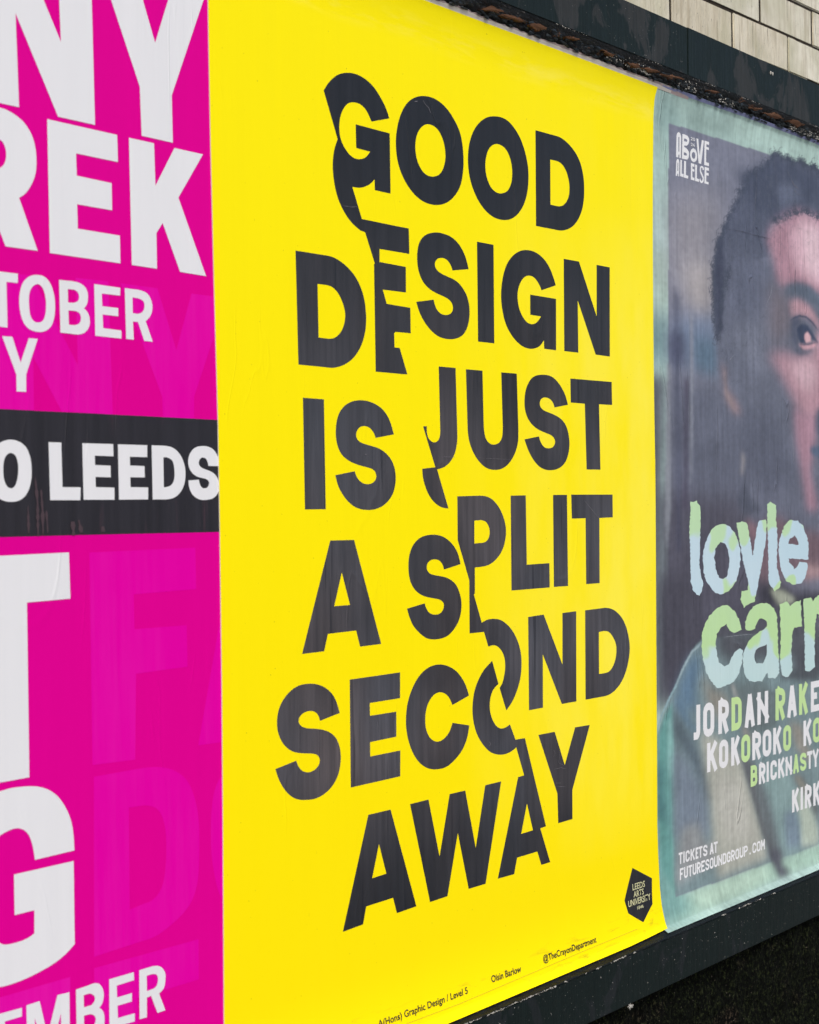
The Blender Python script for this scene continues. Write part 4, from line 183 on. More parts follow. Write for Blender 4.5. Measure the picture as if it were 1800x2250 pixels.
PAINT=[
([0.3515, 0.5271, 0.491],14,'22084,22816 24983,23378 28994,24198 29409,21728 22690,21528 22156,20691'),
([0.2623, 0.4125, 0.3916],10,'22214,22752 22723,22796 23124,22329 22698,22023 22247,22206'),
([0.4452, 0.6584, 0.6038],12,'25088,23008 28978,23194 29416,22182 26617,22279 24941,22402'),
([0.2961, 0.4452, 0.4125],8,'23304,22628 24347,22669 24929,22499 24168,22285 23344,22293'),
([0.4125, 0.5776, 0.5029],10,'22144,19894 22701,19961 22685,18893 22127,18843'),
([0.1812, 0.3325, 0.3515],16,'22126,18730 22683,18779 22670,17940 22113,17905'),
([0.107, 0.117, 0.15],10,'22110,17680 22561,17706 22170,12651 22170,12651 22082,15849'),
([0.117, 0.3419, 0.3231],7,'22157,11190 22685,11644 22665,8943 22664,8719 22699,8221 22209,7815 22144,8821 22136,9358'),
([0.2542, 0.5271, 0.5029],5,'22486,11572 22682,11502 22669,10603 22552,10147 22475,10866'),
([0.0545, 0.162, 0.1812],8,'22182,10906 22428,10637 22336,10298 22457,9690 22179,9854'),
([0.3515, 0.552, 0.4564],6,'22705,8247 26321,8239 28250,8226 29103,8229 28667,7759 28097,7847 26180,7858 22209,7815'),
([0.2016, 0.4342, 0.4125],12,'22144,8821 22644,8685 23257,7919 22222,7820 22179,8254'),
([0.4233, 0.6172, 0.5029],7,'23269,8180 25876,8179 26238,7988 24940,7883 23553,7914'),
([0.1946, 0.2086, 0.2874],1.0,'22727,22266 26527,22327 29402,22404 29314,15883 29259,12489 29178,8595 28251,8231 22707,8253 22667,9675 22559,11856 22658,18054 22687,19959'),
([0.2874, 0.2789, 0.3231],30,'22714,20873 24534,21359 24425,18955 22690,19329'),
([0.3916, 0.3663, 0.3813],16,'23258,19743 24226,19925 24248,19050 23928,18803 23383,19114'),
([0.162, 0.2159, 0.3325],16,'22687,18698 24425,18955 24479,17856 22675,17926'),
([0.107, 0.1812, 0.2705],12,'23509,18481 24346,18472 24406,17741 23568,17875'),
([0.1274, 0.1441, 0.2086],16,'22669,17575 28491,17885 28438,14619 22626,14770'),
([0.0931, 0.0931, 0.1329],18,'22216,15662 25250,15455 26486,13757 28419,13440 28391,11668 22540,11751 22157,11794'),
([0.0762, 0.0762, 0.107],16,'22193,14156 23741,14088 23798,12904 22901,12107 22540,11751 22157,11794'),
([0.2307, 0.2542, 0.305],3,'22603,17922 22714,17928 22700,15279 22547,14521 22486,15092'),
([0.0545, 0.0612, 0.1119],5,'22873,19348 22996,19184 23011,17593 23022,15291 23010,14506 22902,14509 22900,17235'),
([0.0723, 0.0612, 0.107],5,'23199,17675 23347,17683 23240,15273 23131,15275'),
([0.2462, 0.2705, 0.3419],3,'23413,18867 23488,18873 23485,16901 23394,15466 23389,16898'),
([0.0685, 0.0762, 0.1384],10,'22684,18522 23239,18496 23162,17886 22675,17926'),
([0.1384, 0.1559, 0.2232],5,'24361,19563 28536,20662 33210,21224 33157,18014 31957,15414 28444,14948 25408,15084 25465,16083 25389,16493 25110,16894 24717,17285 24524,17577 24394,17970 24327,18663'),
([0.1746, 0.1946, 0.2705],14,'24655,19900 26087,20061 26623,18954 26286,17767 25072,18451'),
([0.1119, 0.1274, 0.1878],16,'25055,17328 26596,17200 27561,15840 26092,15450 25261,16208'),
([0.0887, 0.1022, 0.162],1.6,'26566,22375 26468,22191 26316,22124 26208,22002 25973,21939 25846,21861 25659,21841 25603,21698 25592,21573 25344,21454 25220,21272 25036,21123 24953,20950 24813,20890 24731,20718 24611,20621 24589,20478 24452,20421 24409,20166 24309,19935 24266,19652 24224,19489 24278,19196 24292,18879 24363,18486 24504,18777 24571,19284 24917,19924 26330,20271 26551,20634 26401,20668 26469,20908 26645,21037 27044,21187 27496,21330 27958,21423 28547,21384 29402,21320 31502,21553 33810,21109 34134,22152 32436,22873 30706,22941 29372,22577 28554,22336 28372,22460 28147,22369 27766,22447 27503,22340 27223,22422 27054,22330 26824,22418'),
([0.117, 0.1329, 0.2016],22,'24449,20271 26550,20529 26401,19355 26054,19030 24504,18777'),
([0.0545, 0.0612, 0.107],3.5,'24389,20310 24592,20483 24655,19900 24578,18637 24419,18587 24286,19200 24272,19711'),
([0.0648, 0.0762, 0.1274],10,'25124,21748 26197,22073 26668,22344 28560,22174 28553,21725 27483,21449 26497,21076 25718,21159'),
([0.1221, 0.1441, 0.2232],9,'26668,21761 27659,21953 27823,21618 26985,21339'),
([0.4342, 0.2307, 0.305],9,'26347,20631 26534,20887 26982,21142 27566,21362 28547,21357 30545,21417 30510,19275 28522,19804 27627,19915 26960,19727 26758,19824 26643,20201'),
([0.6172, 0.3813, 0.4678],10,'27308,20910 27818,21297 28545,21234 30542,21203 30524,20132 28524,19927 27630,20114 27382,20365'),
([0.7305, 0.5149, 0.5906],12,'27814,21056 28544,21152 29588,20872 29577,20202 28526,20049 27973,20273'),
([0.107, 0.1384, 0.2016],5,'26958,19649 27207,19812 27626,19895 28139,19887 28521,19723 29381,19473 29190,19000 28517,19477 28047,19555 27537,19587 27079,19503'),
([0.5395, 0.305, 0.3712],6,'27202,19456 27621,19555 28132,19442 28512,19192 28739,18965 28510,19049 28042,19232 27616,19235 27280,19146'),
([0.5271, 0.314, 0.3916],8,'28509,18987 30503,18847 30468,16707 28478,17068 28456,17883 28292,18564'),
([0.4678, 0.2623, 0.3325],12,'26374,18314 26939,18430 27517,18331 28501,18497 29547,18359 29530,17313 28477,16987 27751,17124 27338,17585 26851,17993'),
([0.6172, 0.402, 0.4793],12,'27182,18210 28288,18361 28492,17966 28103,17622 27593,17837'),
([0.402, 0.2232, 0.305],9,'27416,17271 28479,17150 28258,16452 28077,16004 28448,15207 28448,15214 28281,15215 27978,15213 27734,16041 27491,16717'),
([0.1878, 0.162, 0.2016],16,'26477,19794 27203,19555 27361,19015 26615,18447 26384,18934'),
([0.0802, 0.0931, 0.1559],5,'27320,19091 27615,19215 27698,19083 27526,18909 27607,18676 27479,18547 27340,18775'),
([0.0545, 0.0685, 0.1274],1.3,'27262,19070 27430,19171 27700,19235 27999,19229 28257,19150 28509,18995 28509,18971 28213,19109 27973,19190 27700,19199 27446,19133'),
([0.0482, 0.0648, 0.1274],2.0,'27544,18942 27697,19042 27911,19068 28082,19026 28279,18888 28505,18734 28504,18701 28251,18772 28165,18839 28033,18667 27733,18645 27608,18756'),
([0.6867, 0.4125, 0.4678],1.6,'27916,18876 28037,18917 28165,18830 28190,18719 27947,18677 27880,18776'),
([0.6172, 0.3419, 0.4125],2.2,'27648,18631 28033,18643 28381,18709 28424,18647 28118,18552 27817,18531'),
([0.1274, 0.107, 0.162],1.2,'27674,18641 28033,18655 28364,18724 28381,18705 28032,18631 27690,18618'),
([0.107, 0.1221, 0.1878],4,'27395,18549 27605,18548 27816,18491 28204,18534 28030,18457 27687,18410 27452,18446'),
([0.0887, 0.1022, 0.162],6,'28483,17395 28312,17144 28352,16861 28613,16663 29068,17088'),
([0.0931, 0.1384, 0.2307],4,'28172,16531 28084,16449 28256,16330 29146,16261 29151,16593'),
([0.2705, 0.1946, 0.2232],7,'24518,18042 24662,17977 24691,17572 25055,17365 25275,17112 24977,17101 24652,17385'),
([0.305, 0.2384, 0.2542],3,'24610,17900 24668,17904 24705,17535 24943,17286 25052,17141 24905,17228 24661,17459'),
([0.2874, 0.2789, 0.305],4,'25264,16396 25389,16248 25332,15983 25218,15869 25259,16095'),
([0.0887, 0.1022, 0.15],5,'25330,15832 25628,15453 26089,15234 25408,15084 25047,15456 25175,15531'),
([0.1812, 0.1221, 0.1559],10,'25408,15084 25862,14890 26639,15149 27393,14858 28440,14726 30843,14482 30827,13544 28427,13884 28022,13770 26928,13949 26704,13746 25971,13782 25642,14212'),
([0.402, 0.2623, 0.2874],8,'27656,14135 28429,14017 29785,13824 29782,13641 28306,13800 27835,13778'),
([0.2705, 0.162, 0.1946],6,'25408,15084 25778,14871 25859,14703 25608,14709'),
([0.0482, 0.0482, 0.0685],10,'25844,13768 26925,13714 27370,13454 28420,13485 30824,13310 30812,12606 27823,13036 26050,13402'),
([0.3419, 0.3813, 0.305],5,'26333,13659 26923,13586 27460,13363 27097,13298 26697,13322'),
([0.1812, 0.2705, 0.2961],1.6,'23723,12843 23490,12740 23212,12522 22938,12259 22488,11713 22157,11213 22152,10910 22672,10839 22672,9416 22704,8265 28240,8193 33126,8191 31906,12288 28405,12554 27357,12634 25209,12838'),
([0.0887, 0.0976, 0.1221],12,'24220,13032 25621,12869 29263,12715 29245,11630 27343,11770 27259,12210 24718,12329 24252,12570'),
([0.1221, 0.3515, 0.3325],4,'22157,11190 22443,11577 22687,11786 22685,9651 22716,8321 22396,8759 22168,9973'),
([0.2623, 0.552, 0.5271],4,'22537,11472 22678,11502 22662,10485 22564,10381'),
([0.0612, 0.1746, 0.2016],7,'22197,10764 22385,10620 22336,10275 22458,9737 22586,9526 22200,9827'),
([0.107, 0.2016, 0.314],10,'22845,12007 23257,12494 23673,12652 23667,12263 23477,11893 23563,11544 23107,11596'),
([0.107, 0.2086, 0.3325],7,'22809,11939 23021,11797 23241,11436 23557,11156 23465,11119 23059,11410 22796,11726'),
([0.0887, 0.1274, 0.1683],9,'22708,11736 22925,11426 23371,11034 23826,10437 24053,9813 23817,9851 23545,10332 23051,10883 22701,11310'),
([0.1812, 0.2384, 0.314],10,'22718,10928 23138,10680 23635,10172 23910,9787 23994,9084 23254,9362 22981,9218 22738,9405'),
([0.2874, 0.314, 0.3325],8,'22984,9457 23531,9459 23804,9020 24279,8984 24263,8640 22761,8452 22888,9044'),
([0.2542, 0.2462, 0.2159],9,'23713,12210 24132,11874 24613,11724 24805,11402 24315,11260 23938,11599'),
([0.4125, 0.4342, 0.3813],8,'23650,11144 24309,10913 25189,10394 25535,9680 25938,8891 26136,8315 24213,8307 24088,9018 24051,9715 23826,10437'),
([0.5149, 0.5271, 0.4793],12,'24202,10185 25083,10004 25427,9313 25670,8733 24667,8914 24287,9503'),
([0.1384, 0.1878, 0.2016],8,'24616,11899 25829,11854 26623,11564 26557,10835 25604,10798 25199,11002 25004,11380'),
([0.305, 0.3325, 0.3325],3,'24764,11909 24887,11897 25058,11627 25205,11357 25055,11475 24860,11723'),
([0.2961, 0.2789, 0.2542],5,'25200,11053 25326,11012 25603,10696 25499,10633 25248,10895'),
([0.2307, 0.3613, 0.3712],8,'25801,10103 26873,10054 27534,9367 27550,8237 26703,8209 26420,9017'),
([0.117, 0.1274, 0.1441],4,'25150,10425 25318,10478 25596,10235 25743,9699 26021,9084 26429,8441 26526,8165 26321,8203 25938,8891 25535,9680 25311,10072'),
([0.1384, 0.162, 0.1812],9,'25242,10489 25700,10272 26264,9331 26563,8625 26680,8136 26372,8194 25993,8960 25690,9656'),
([0.0976, 0.107, 0.1384],6,'26143,8493 26639,8402 26664,8088 26963,7878 26589,7824 26405,7858 26291,8107'),
([0.1812, 0.2623, 0.3419],7,'26857,9102 27416,9063 27614,8385 27509,8298 26904,8354'),
([0.314, 0.305, 0.2705],7,'27108,10927 27671,10752 27837,10352 28124,10095 27889,9964 27380,10358'),
([0.1274, 0.1441, 0.15],6,'27315,9830 27711,9664 28347,8964 28329,8638 27990,9077 27536,9474'),
([0.4452, 0.5395, 0.4564],6,'27309,9456 27649,9403 28157,8777 28308,8478 28247,8219 27563,8288 27580,8820'),
([0.305, 0.305, 0.2623],5,'27258,9785 27483,9752 27937,9358 27706,9394'),
([0.0723, 0.0844, 0.1022],7,'26685,12032 28393,11792 28390,11627 27459,11746 26791,11811'),
([0.314, 0.4452, 0.5029],1.2,'23732,12818 23675,12734 23396,12626 23074,12342 22846,12078 22811,12100 23029,12370 23351,12654 23606,12759'),
([0.2384, 0.3916, 0.4452],1.0,'22811,12100 22864,12071 22622,11864 22356,11587 22180,11304 22163,11348 22322,11615 22579,11892'),
]
TEXTS=[('A(Hons) Graphic Design / Level 5', [1.48, 0.8078, 1.6757, 0.8058], 0.0098, 'black', 'yellow'), ('Oisin Barlow', [1.7329, 0.8073, 1.8069, 0.8061], 0.0103, 'black', 'yellow'), ('@TheCrayonDepartment', [1.8649, 0.8068, 2.0119, 0.805], 0.0103, 'black', 'yellow'), ('LEEDS', [2.1308, 0.8665, 2.1697, 0.865], 0.0111, 'cream', 'yellow'), ('ARTS', [2.133, 0.8536, 2.165, 0.8531], 0.0103, 'cream', 'yellow'), ('UNIVERSITY', [2.1152, 0.8405, 2.185, 0.8396], 0.0111, 'cream', 'yellow'), ('1846', [2.1412, 0.8309, 2.161, 0.8305], 0.0058, 'cream', 'yellow'), ('20', [2.3467, 2.2086, 2.3624, 2.2092], 0.006, 'white', 'right'), ('26', [2.3472, 2.1983, 2.3616, 2.1989], 0.0057, 'white', 'right')]
YEL_LEFT=[(0.887, 1.2037), (1.0316, 1.2047), (1.1472, 1.2055), (1.3205, 1.2062), (1.4361, 1.2057), (1.5122, 1.2055), (1.6551, 1.2044), (1.8387, 1.2002), (2.0102, 1.1972), (2.1813, 1.1955)]
YEL_RIGHT=[(0.782, 2.222), (0.816, 2.219), (0.8813, 2.2178), (0.9359, 2.2133), (1.1291, 2.2148), (1.22, 2.2147), (1.4228, 2.2159), (1.5849, 2.2168), (1.708, 2.2148), (1.8398, 2.2139), (1.9894, 2.2144), (2.1067, 2.2162), (2.2382, 2.2203), (2.2604, 2.2204), (2.2809, 2.2255)]
YEL_FOOT=[(1.6147, 0.7789), (1.835, 0.7793), (2.118, 0.7798), (2.222, 0.782)]
PATCHES=[
'17215,22947 17402,23020 17693,23019 17602,22974 17358,22946',
'17640,22958 17907,23007 18325,23013 18083,22962',
'18397,22995 18589,23036 18806,23013 18630,22942 18447,22963',
'19345,22996 19514,23040 19700,23034 19510,22995',
'20388,23023 20741,23021 20648,22975 20466,22984',
'21135,22970 21464,23025 21537,22974 21380,22934',
'21570,22980 21762,23027 22128,23021 21884,22961',
'22180,23003 22523,23040 22935,23050 22520,22991',
'23758,23025 24159,23058 23941,23008',
'25273,23001 25774,23069 25560,22989',
'25829,23004 26285,23084 26664,23041 26283,22975',
'26826,23025 27114,23096 27567,23074 27305,22996',
]
SCUFFS=[
('pink',5,'grime','9353,15797 9380,15511 9381,15135'),
('pink',5,'grime','9428,15654 9445,15420 9448,15142'),
('pink',4,'grime','9255,15476 9259,15173'),
('pink',7,'grime','9848,15288 9859,15132'),
('pink',6,'grime','9931,15305 9969,15157'),
('pink',4,'grime','9494,15420 9511,15168'),
('pink',6,'grime','10267,15224 10273,15159'),
('yellow',1.1,'scuff','16013,21346 16059,21297 16128,21264 16174,21195'),
('yellow',1.4,'scuff','15823,21294 15878,21311'),
('yellow',0.8,'scuff','14301,19569 14478,19572 14593,19592'),
('yellow',0.8,'scuff','19975,15461 20210,15290 20399,15154'),
('yellow',0.5,'scuff','17185,16133 17991,16117'),
('yellow',0.6,'scuff','16337,16133 16651,16138'),
('yellow',0.7,'scuff','19054,11417 19096,11360 19052,11297'),
('yellow',0.7,'scuff','19197,11381 19225,11291 19180,11193 19339,11119'),
('yellow',0.7,'scuff','19064,11098 19251,11097 19382,11061'),
('yellow',0.7,'scuff','19103,10869 19247,10847'),
('yellow',0.7,'scuff','19131,10804 19363,10769'),
('yellow',0.9,'scuff','17402,11761 17440,11723 17395,11696'),
('yellow',0.8,'scuff','15282,11648 15315,11620'),
('yellow',1.2,'scuff','14709,16145 14738,16145'),
('yellow',0.45,'line','15348,7984 16530,7962 18075,7978 19793,7996 21332,8000'),
('right',1.2,'scuff','27148,22132 27281,22025 27459,21881 27710,21811'),
('right',0.8,'scuff','27458,21773 27685,21699'),
('right',1.0,'dark','24729,20617 25332,20645 25744,20636 26552,20645'),
('right',1.0,'pale','26515,19724 26447,19527 26294,19345 26248,19194'),
('right',1.0,'dark','27510,20755 27516,20323 27491,19608'),
('right',0.9,'pale','24809,18116 25011,18241'),
('right',0.7,'pale','27288,16813 27349,16426 27368,16146'),
('right',0.8,'pale','24529,12829 25006,12823 25620,12807'),
]


# ------------------------------------------------------------------ helpers
def tag(o, label=None, cat=None, kind=None, group=None):
    if label: o['label'] = label
    if cat: o['category'] = cat
    if kind: o['kind'] = kind
    if group: o['group'] = group
    return o
def thing(name, loc, label, cat, group=None):
    o = bpy.data.objects.new(name, None); COL.objects.link(o); o.location = loc; o.empty_display_size = .1
    return tag(o, label, cat, group=group)
def link(name, me, parent=None, mats=()):
    o = bpy.data.objects.new(name, me); COL.objects.link(o)
    for m in mats: me.materials.append(m)
    if parent: o.parent = parent
    return o
def mesh_from(name, V, Fc, parent=None, mats=(), smooth=False):
    """V in world metres; stored relative to the parent's base"""
    off = np.array(parent.location) if parent else np.zeros(3)
    me = bpy.data.meshes.new(name); me.from_pydata((np.asarray(V, float) - off).tolist(), [], [list(map(int, f)) for f in Fc])
    me.validate(); me.update()
    if smooth: me.polygons.foreach_set('use_smooth', [True] * len(me.polygons))
    return link(name, me, parent, mats)
def prof(z):
    """how far the pasted sheets and the frame's inner slopes stand off the wall at height z"""
    z = np.asarray(z, float); r = np.zeros_like(z)
    r = np.where(z < .90, .012 * np.clip((.90 - z) / .117, 0, 1) ** 2.5, r)
    r = np.where(z < .783, .012 + np.clip((.783 - z) / .011, 0, 1) * .020, r)
    r = np.where(z > 2.215, .0055 * np.clip((z - 2.215) / .064, 0, 1) ** 2, r)
    r = np.where(z > 2.279, .0055 + np.clip((z - 2.279) / .035, 0, 1) * .0165, r)
    return r
ROWS = sorted(set([round(.775 + .006 * i, 4) for i in range(22)] + [round(.91 + .05 * i, 4) for i in range(27)] + [round(2.215 + .006 * i, 4) for i in range(13)]))

class MT:
    """small node-tree builder"""
    def __init__(s, name, rough=.5, spec=.5, coat=0):
        s.m = bpy.data.materials.new(name); s.m.use_nodes = True; s.t = s.m.node_tree; s.n = s.t.nodes; s.b = s.n['Principled BSDF']
        s.b.inputs['Roughness'].default_value = rough; s.b.inputs['Specular IOR Level'].default_value = spec
        if coat: s.b.inputs['Coat Weight'].default_value = coat; s.b.inputs['Coat Roughness'].default_value = .3
        s.tc = s.n.new('ShaderNodeTexCoord')
    def l(s, a, b): s.t.links.new(a, b)
    def mapped(s, sc, src='Object', loc=(0, 0, 0)):
        m = s.n.new('ShaderNodeMapping'); m.inputs['Scale'].default_value = sc; m.inputs['Location'].default_value = loc
        s.l(s.tc.outputs[src], m.inputs[0]); return m.outputs[0]
    def noise(s, sc=(1, 1, 1), scale=5, detail=4, rough=.55, src='Object', loc=(0, 0, 0), dist=0):
        n = s.n.new('ShaderNodeTexNoise'); n.inputs['Scale'].default_value = scale; n.inputs['Detail'].default_value = detail; n.inputs['Roughness'].default_value = rough
        n.inputs['Distortion'].default_value = dist
        s.l(s.mapped(sc, src, loc), n.inputs['Vector']); return n.outputs['Fac']
    def ramp(s, fac, stops):
        r = s.n.new('ShaderNodeValToRGB'); e = r.color_ramp.elements
        while len(e) < len(stops): e.new(.5)
        for i, (p, c) in enumerate(stops): e[i].position = p; e[i].color = (c, c, c, 1) if isinstance(c, (int, float)) else (*c, 1)
        s.l(fac, r.inputs[0]); return r.outputs[0]
    def mix(s, f, a, b, mode='MIX'):
        m = s.n.new('ShaderNodeMix'); m.data_type = 'RGBA'; m.blend_type = mode
        for sock, v in ((m.inputs[0], f), (m.inputs[6], a), (m.inputs[7], b)):
            if hasattr(v, 'links'): s.l(v, sock)
            elif isinstance(v, (int, float)): sock.default_value = v
            else: sock.default_value = (*v, 1)
        return m.outputs[2]
    def math(s, op, a, b=0):
        m = s.n.new('ShaderNodeMath'); m.operation = op
        for i, v in enumerate((a, b)):
            if hasattr(v, 'links'): s.l(v, m.inputs[i])
            else: m.inputs[i].default_value = v
        return m.outputs[0]
    def base(s, c):
        if hasattr(c, 'links'): s.l(c, s.b.inputs['Base Color'])
        else: s.b.inputs['Base Color'].default_value = (*c, 1)
        return s
    def rough(s, v): s.l(v, s.b.inputs['Roughness']); return s
    def bump(s, h, dist, strength=1.0):
        b = s.n.new('ShaderNodeBump'); b.inputs['Distance'].default_value = dist; b.inputs['Strength'].default_value = strength
        s.l(h, b.inputs['Height'])
        prev = s.b.inputs['Normal'].links
        if prev: s.l(prev[0].from_socket, b.inputs['Normal'])
        s.l(b.outputs[0], s.b.inputs['Normal']); return s

def paper(name, c, streak=.06, rough=.42, bumpk=1.0, spec=.5, tint=None):
    m = MT(name, rough, spec)
    st = m.noise((55, 55, 2.2), 1, 5, .6)
    st2 = m.noise((190, 190, 9), 1, 3, .6, loc=(3, 0, 1))
    big = m.noise((3, 3, 2), 1, 4, .55, loc=(1, 5, 2))
    col = m.mix(m.ramp(st, [(.3, 0), (.72, 1)]), tuple(v * (1 - streak) for v in c), tuple(min(1, v * (1 + streak)) for v in c))
    if tint: col = m.mix(m.ramp(m.math('MULTIPLY', m.math('ADD', st, st2), big), [(.36, 0), (.74, 1)]), col, tint)
    m.base(col)
    m.rough(m.math('ADD', m.math('MULTIPLY', st, .22), rough - .11))
    m.bump(m.noise((14, 14, 1.3), 1, 3, .5, loc=(0, 2, 0)), .0018 * bumpk)
    m.bump(st, .0006 * bumpk); m.bump(st2, .00018 * bumpk)
    m.bump(m.noise((900, 900, 900), 1, 2, .6), .00006)
    # a few irregular paste wrinkles: thin ridges where a warped noise crosses its middle value
    w_ = m.noise((9, 9, 2), 1, 3, .5, loc=(2, 6, 4), dist=.7)
    rid = m.ramp(w_, [(.488, 0), (.5, 1), (.512, 0)])
    gate = m.ramp(m.noise((6, 6, 6), 1, 2, .5, loc=(8, 1, 5)), [(.52, 0), (.62, 1)])
    m.bump(m.mix(1.0, rid, gate, 'MULTIPLY'), .0005 * bumpk)
    return m

# ------------------------------------------------------------------ materials
YEL = paper('yellow_print', (.97, .835, .0), .006, .5, .35, spec=.12)
def stained_yellow():
    m = YEL
    # grime rubbed into the paste fold along the foot of the sheet
    g = m.noise((14, 14, 60), 1, 6, .7, loc=(2, 0, 3), dist=.6)
    sep = m.n.new('ShaderNodeSeparateXYZ'); m.l(m.tc.outputs['Object'], sep.inputs[0])
    z = sep.outputs[2]
    band = m.ramp(z, [(.0, 1), (.036, 1), (.062, .0)])
    gm = m.mix(1.0, m.ramp(g, [(.56, 0), (.70, .6)]), band, 'MULTIPLY')
    spots = m.noise((260, 260, 260), 1, 1, .5, loc=(9, 4, 3))
    sp = m.ramp(spots, [(.79, 0), (.81, .5)])
    prev = m.b.inputs['Base Color'].links[0].from_socket
    c = m.mix(gm, prev, (.42, .35, .01)); c = m.mix(sp, c, (.25, .2, .02)); m.base(c)
def sheen_yellow():
    # sky sheen painted as pale patches on the right half of the yellow sheet
    m = YEL; sep = m.n.new('ShaderNodeSeparateXYZ'); m.l(m.tc.outputs['Object'], sep.inputs[0])
    px = m.ramp(m.math('ADD', sep.outputs[0], .5), [(.45, 0), (.85, .8), (1, 1)])
    pz = m.ramp(m.math('MULTIPLY', sep.outputs[2], .6667), [(.10, 0), (.22, 1), (.70, 1), (.85, .2)])
    b = m.ramp(m.noise((7, 7, 2.2), 1, 4, .6, loc=(3, 3, 3)), [(.38, .15), (.62, 1)])
    f = m.mix(1.0, m.mix(1.0, px, pz, 'MULTIPLY'), b, 'MULTIPLY')
    top = m.ramp(m.math('MULTIPLY', sep.outputs[2], .6667), [(.955, 0), (.972, .7), (.988, 0)])  # highlight painted along the top fold
    tb = m.ramp(m.noise((9, 9, 40), 1, 4, .6, loc=(5, 1, 3)), [(.46, 0), (.62, 1)])
    f = m.mix(1.0, f, m.mix(1.0, top, tb, 'MULTIPLY'), 'ADD')
    prev = m.b.inputs['Base Color'].links[0].from_socket
    prev = m.mix(m.ramp(m.math('ADD', m.math('MULTIPLY', sep.outputs[2], .6667), m.math('MULTIPLY', m.noise((3, 3, 3), 1, 3, .5, loc=(9, 2, 2)), .4)), [(.35, 1), (.95, 0)]), prev, (.97, .79, 0))
    m.base(m.mix(f, prev, (.97, .85, .07)))
sheen_yellow()
stained_yellow()
INK = paper('black_print', (.0085, .0105, .0145), .30, .42, 1.3, spec=.35)
PINKB = paper('magenta_print', (.70, .0, .275), .012, .5, .35, spec=.05)
GHOST = paper('bright_magenta_print', (.725, .0, .355), .012, .5, .4, spec=.05, tint=(.735, .006, .375))
WHITEP = paper('white_print', (.75, .765, .80), .012, .45, .6)
def ink_sheen_wear():
    # sheen painted into the ink, strongest below mid height, broken by worn vertical streaks
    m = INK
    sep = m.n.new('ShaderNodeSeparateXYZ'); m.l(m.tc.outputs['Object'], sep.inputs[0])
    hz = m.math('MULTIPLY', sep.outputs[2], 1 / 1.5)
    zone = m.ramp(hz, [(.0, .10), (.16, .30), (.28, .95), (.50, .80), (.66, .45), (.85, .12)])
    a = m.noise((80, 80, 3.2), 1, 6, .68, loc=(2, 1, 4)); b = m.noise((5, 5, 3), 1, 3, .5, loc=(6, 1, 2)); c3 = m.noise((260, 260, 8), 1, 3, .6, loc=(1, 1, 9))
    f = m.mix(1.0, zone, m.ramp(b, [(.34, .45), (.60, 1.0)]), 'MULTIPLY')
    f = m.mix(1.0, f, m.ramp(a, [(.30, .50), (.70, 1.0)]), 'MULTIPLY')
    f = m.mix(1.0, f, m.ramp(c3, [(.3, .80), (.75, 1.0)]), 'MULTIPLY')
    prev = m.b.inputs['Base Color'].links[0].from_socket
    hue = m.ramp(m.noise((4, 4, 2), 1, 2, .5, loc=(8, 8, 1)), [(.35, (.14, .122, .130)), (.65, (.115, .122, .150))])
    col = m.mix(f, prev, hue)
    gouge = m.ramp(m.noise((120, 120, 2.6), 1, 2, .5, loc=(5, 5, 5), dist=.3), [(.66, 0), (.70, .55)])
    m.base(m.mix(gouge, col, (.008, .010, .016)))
ink_sheen_wear()
BAND = paper('charcoal_print', (.022, .021, .028), .22, .42, 1.0, spec=.35)
def band_wear():
    m = BAND
    g = m.noise((70, 70, 4), 1, 5, .65, loc=(7, 1, 0)); h = m.noise((5, 5, 7), 1, 2, .5, loc=(4, 0, 8))
    f = m.mix(1.0, m.ramp(g, [(.56, 0), (.66, 1)]), m.ramp(h, [(.5, 0), (.62, .6)]), 'MULTIPLY')
    prev = m.b.inputs['Base Color'].links[0].from_socket
    m.base(m.mix(f, prev, (.11, .05, .07)))
band_wear()
LIME = paper('lime_print', (.52, .74, .34), .03, .42, .8)
WH2 = paper('soft_white_print', (.76, .78, .81), .02, .42, .6)
CREAM = paper('cream_print', (.60, .60, .36), .02, .45, .8)
def pale_mat():
    m = MT('pale_print', .42)
    n = m.noise((3.0, 3.0, 6.5), 1, 2, .45, loc=(0.4, 0, 1.7), dist=.4)
    c = m.ramp(n, [(.40, (.50, .68, .78)), (1, (.60, .72, .80))])
    sep = m.n.new('ShaderNodeSeparateXYZ'); m.l(m.tc.outputs['Object'], sep.inputs[0])
    zz = m.math('ADD', sep.outputs[2], m.math('MULTIPLY', m.noise((14, 14, 14), 1, 1, .5, loc=(3, 1, 2)), .16))
    g = m.ramp(zz, [(.300, 0), (.306, .0), (.42, 0), (.424, .85), (.44, .2), (.56, .15), (.572, 1), (.665, .9), (.672, 0), (.78, .0), (.79, .8)])
    c = m.mix(g, c, (.48, .72, .36)); m.base(c); m.bump(m.noise((55, 55, 3), 1, 4, .6), .0006); m.bump(m.noise((14, 14, 1.3), 1, 3, .5), .0018)
    return m
PALE = pale_mat()
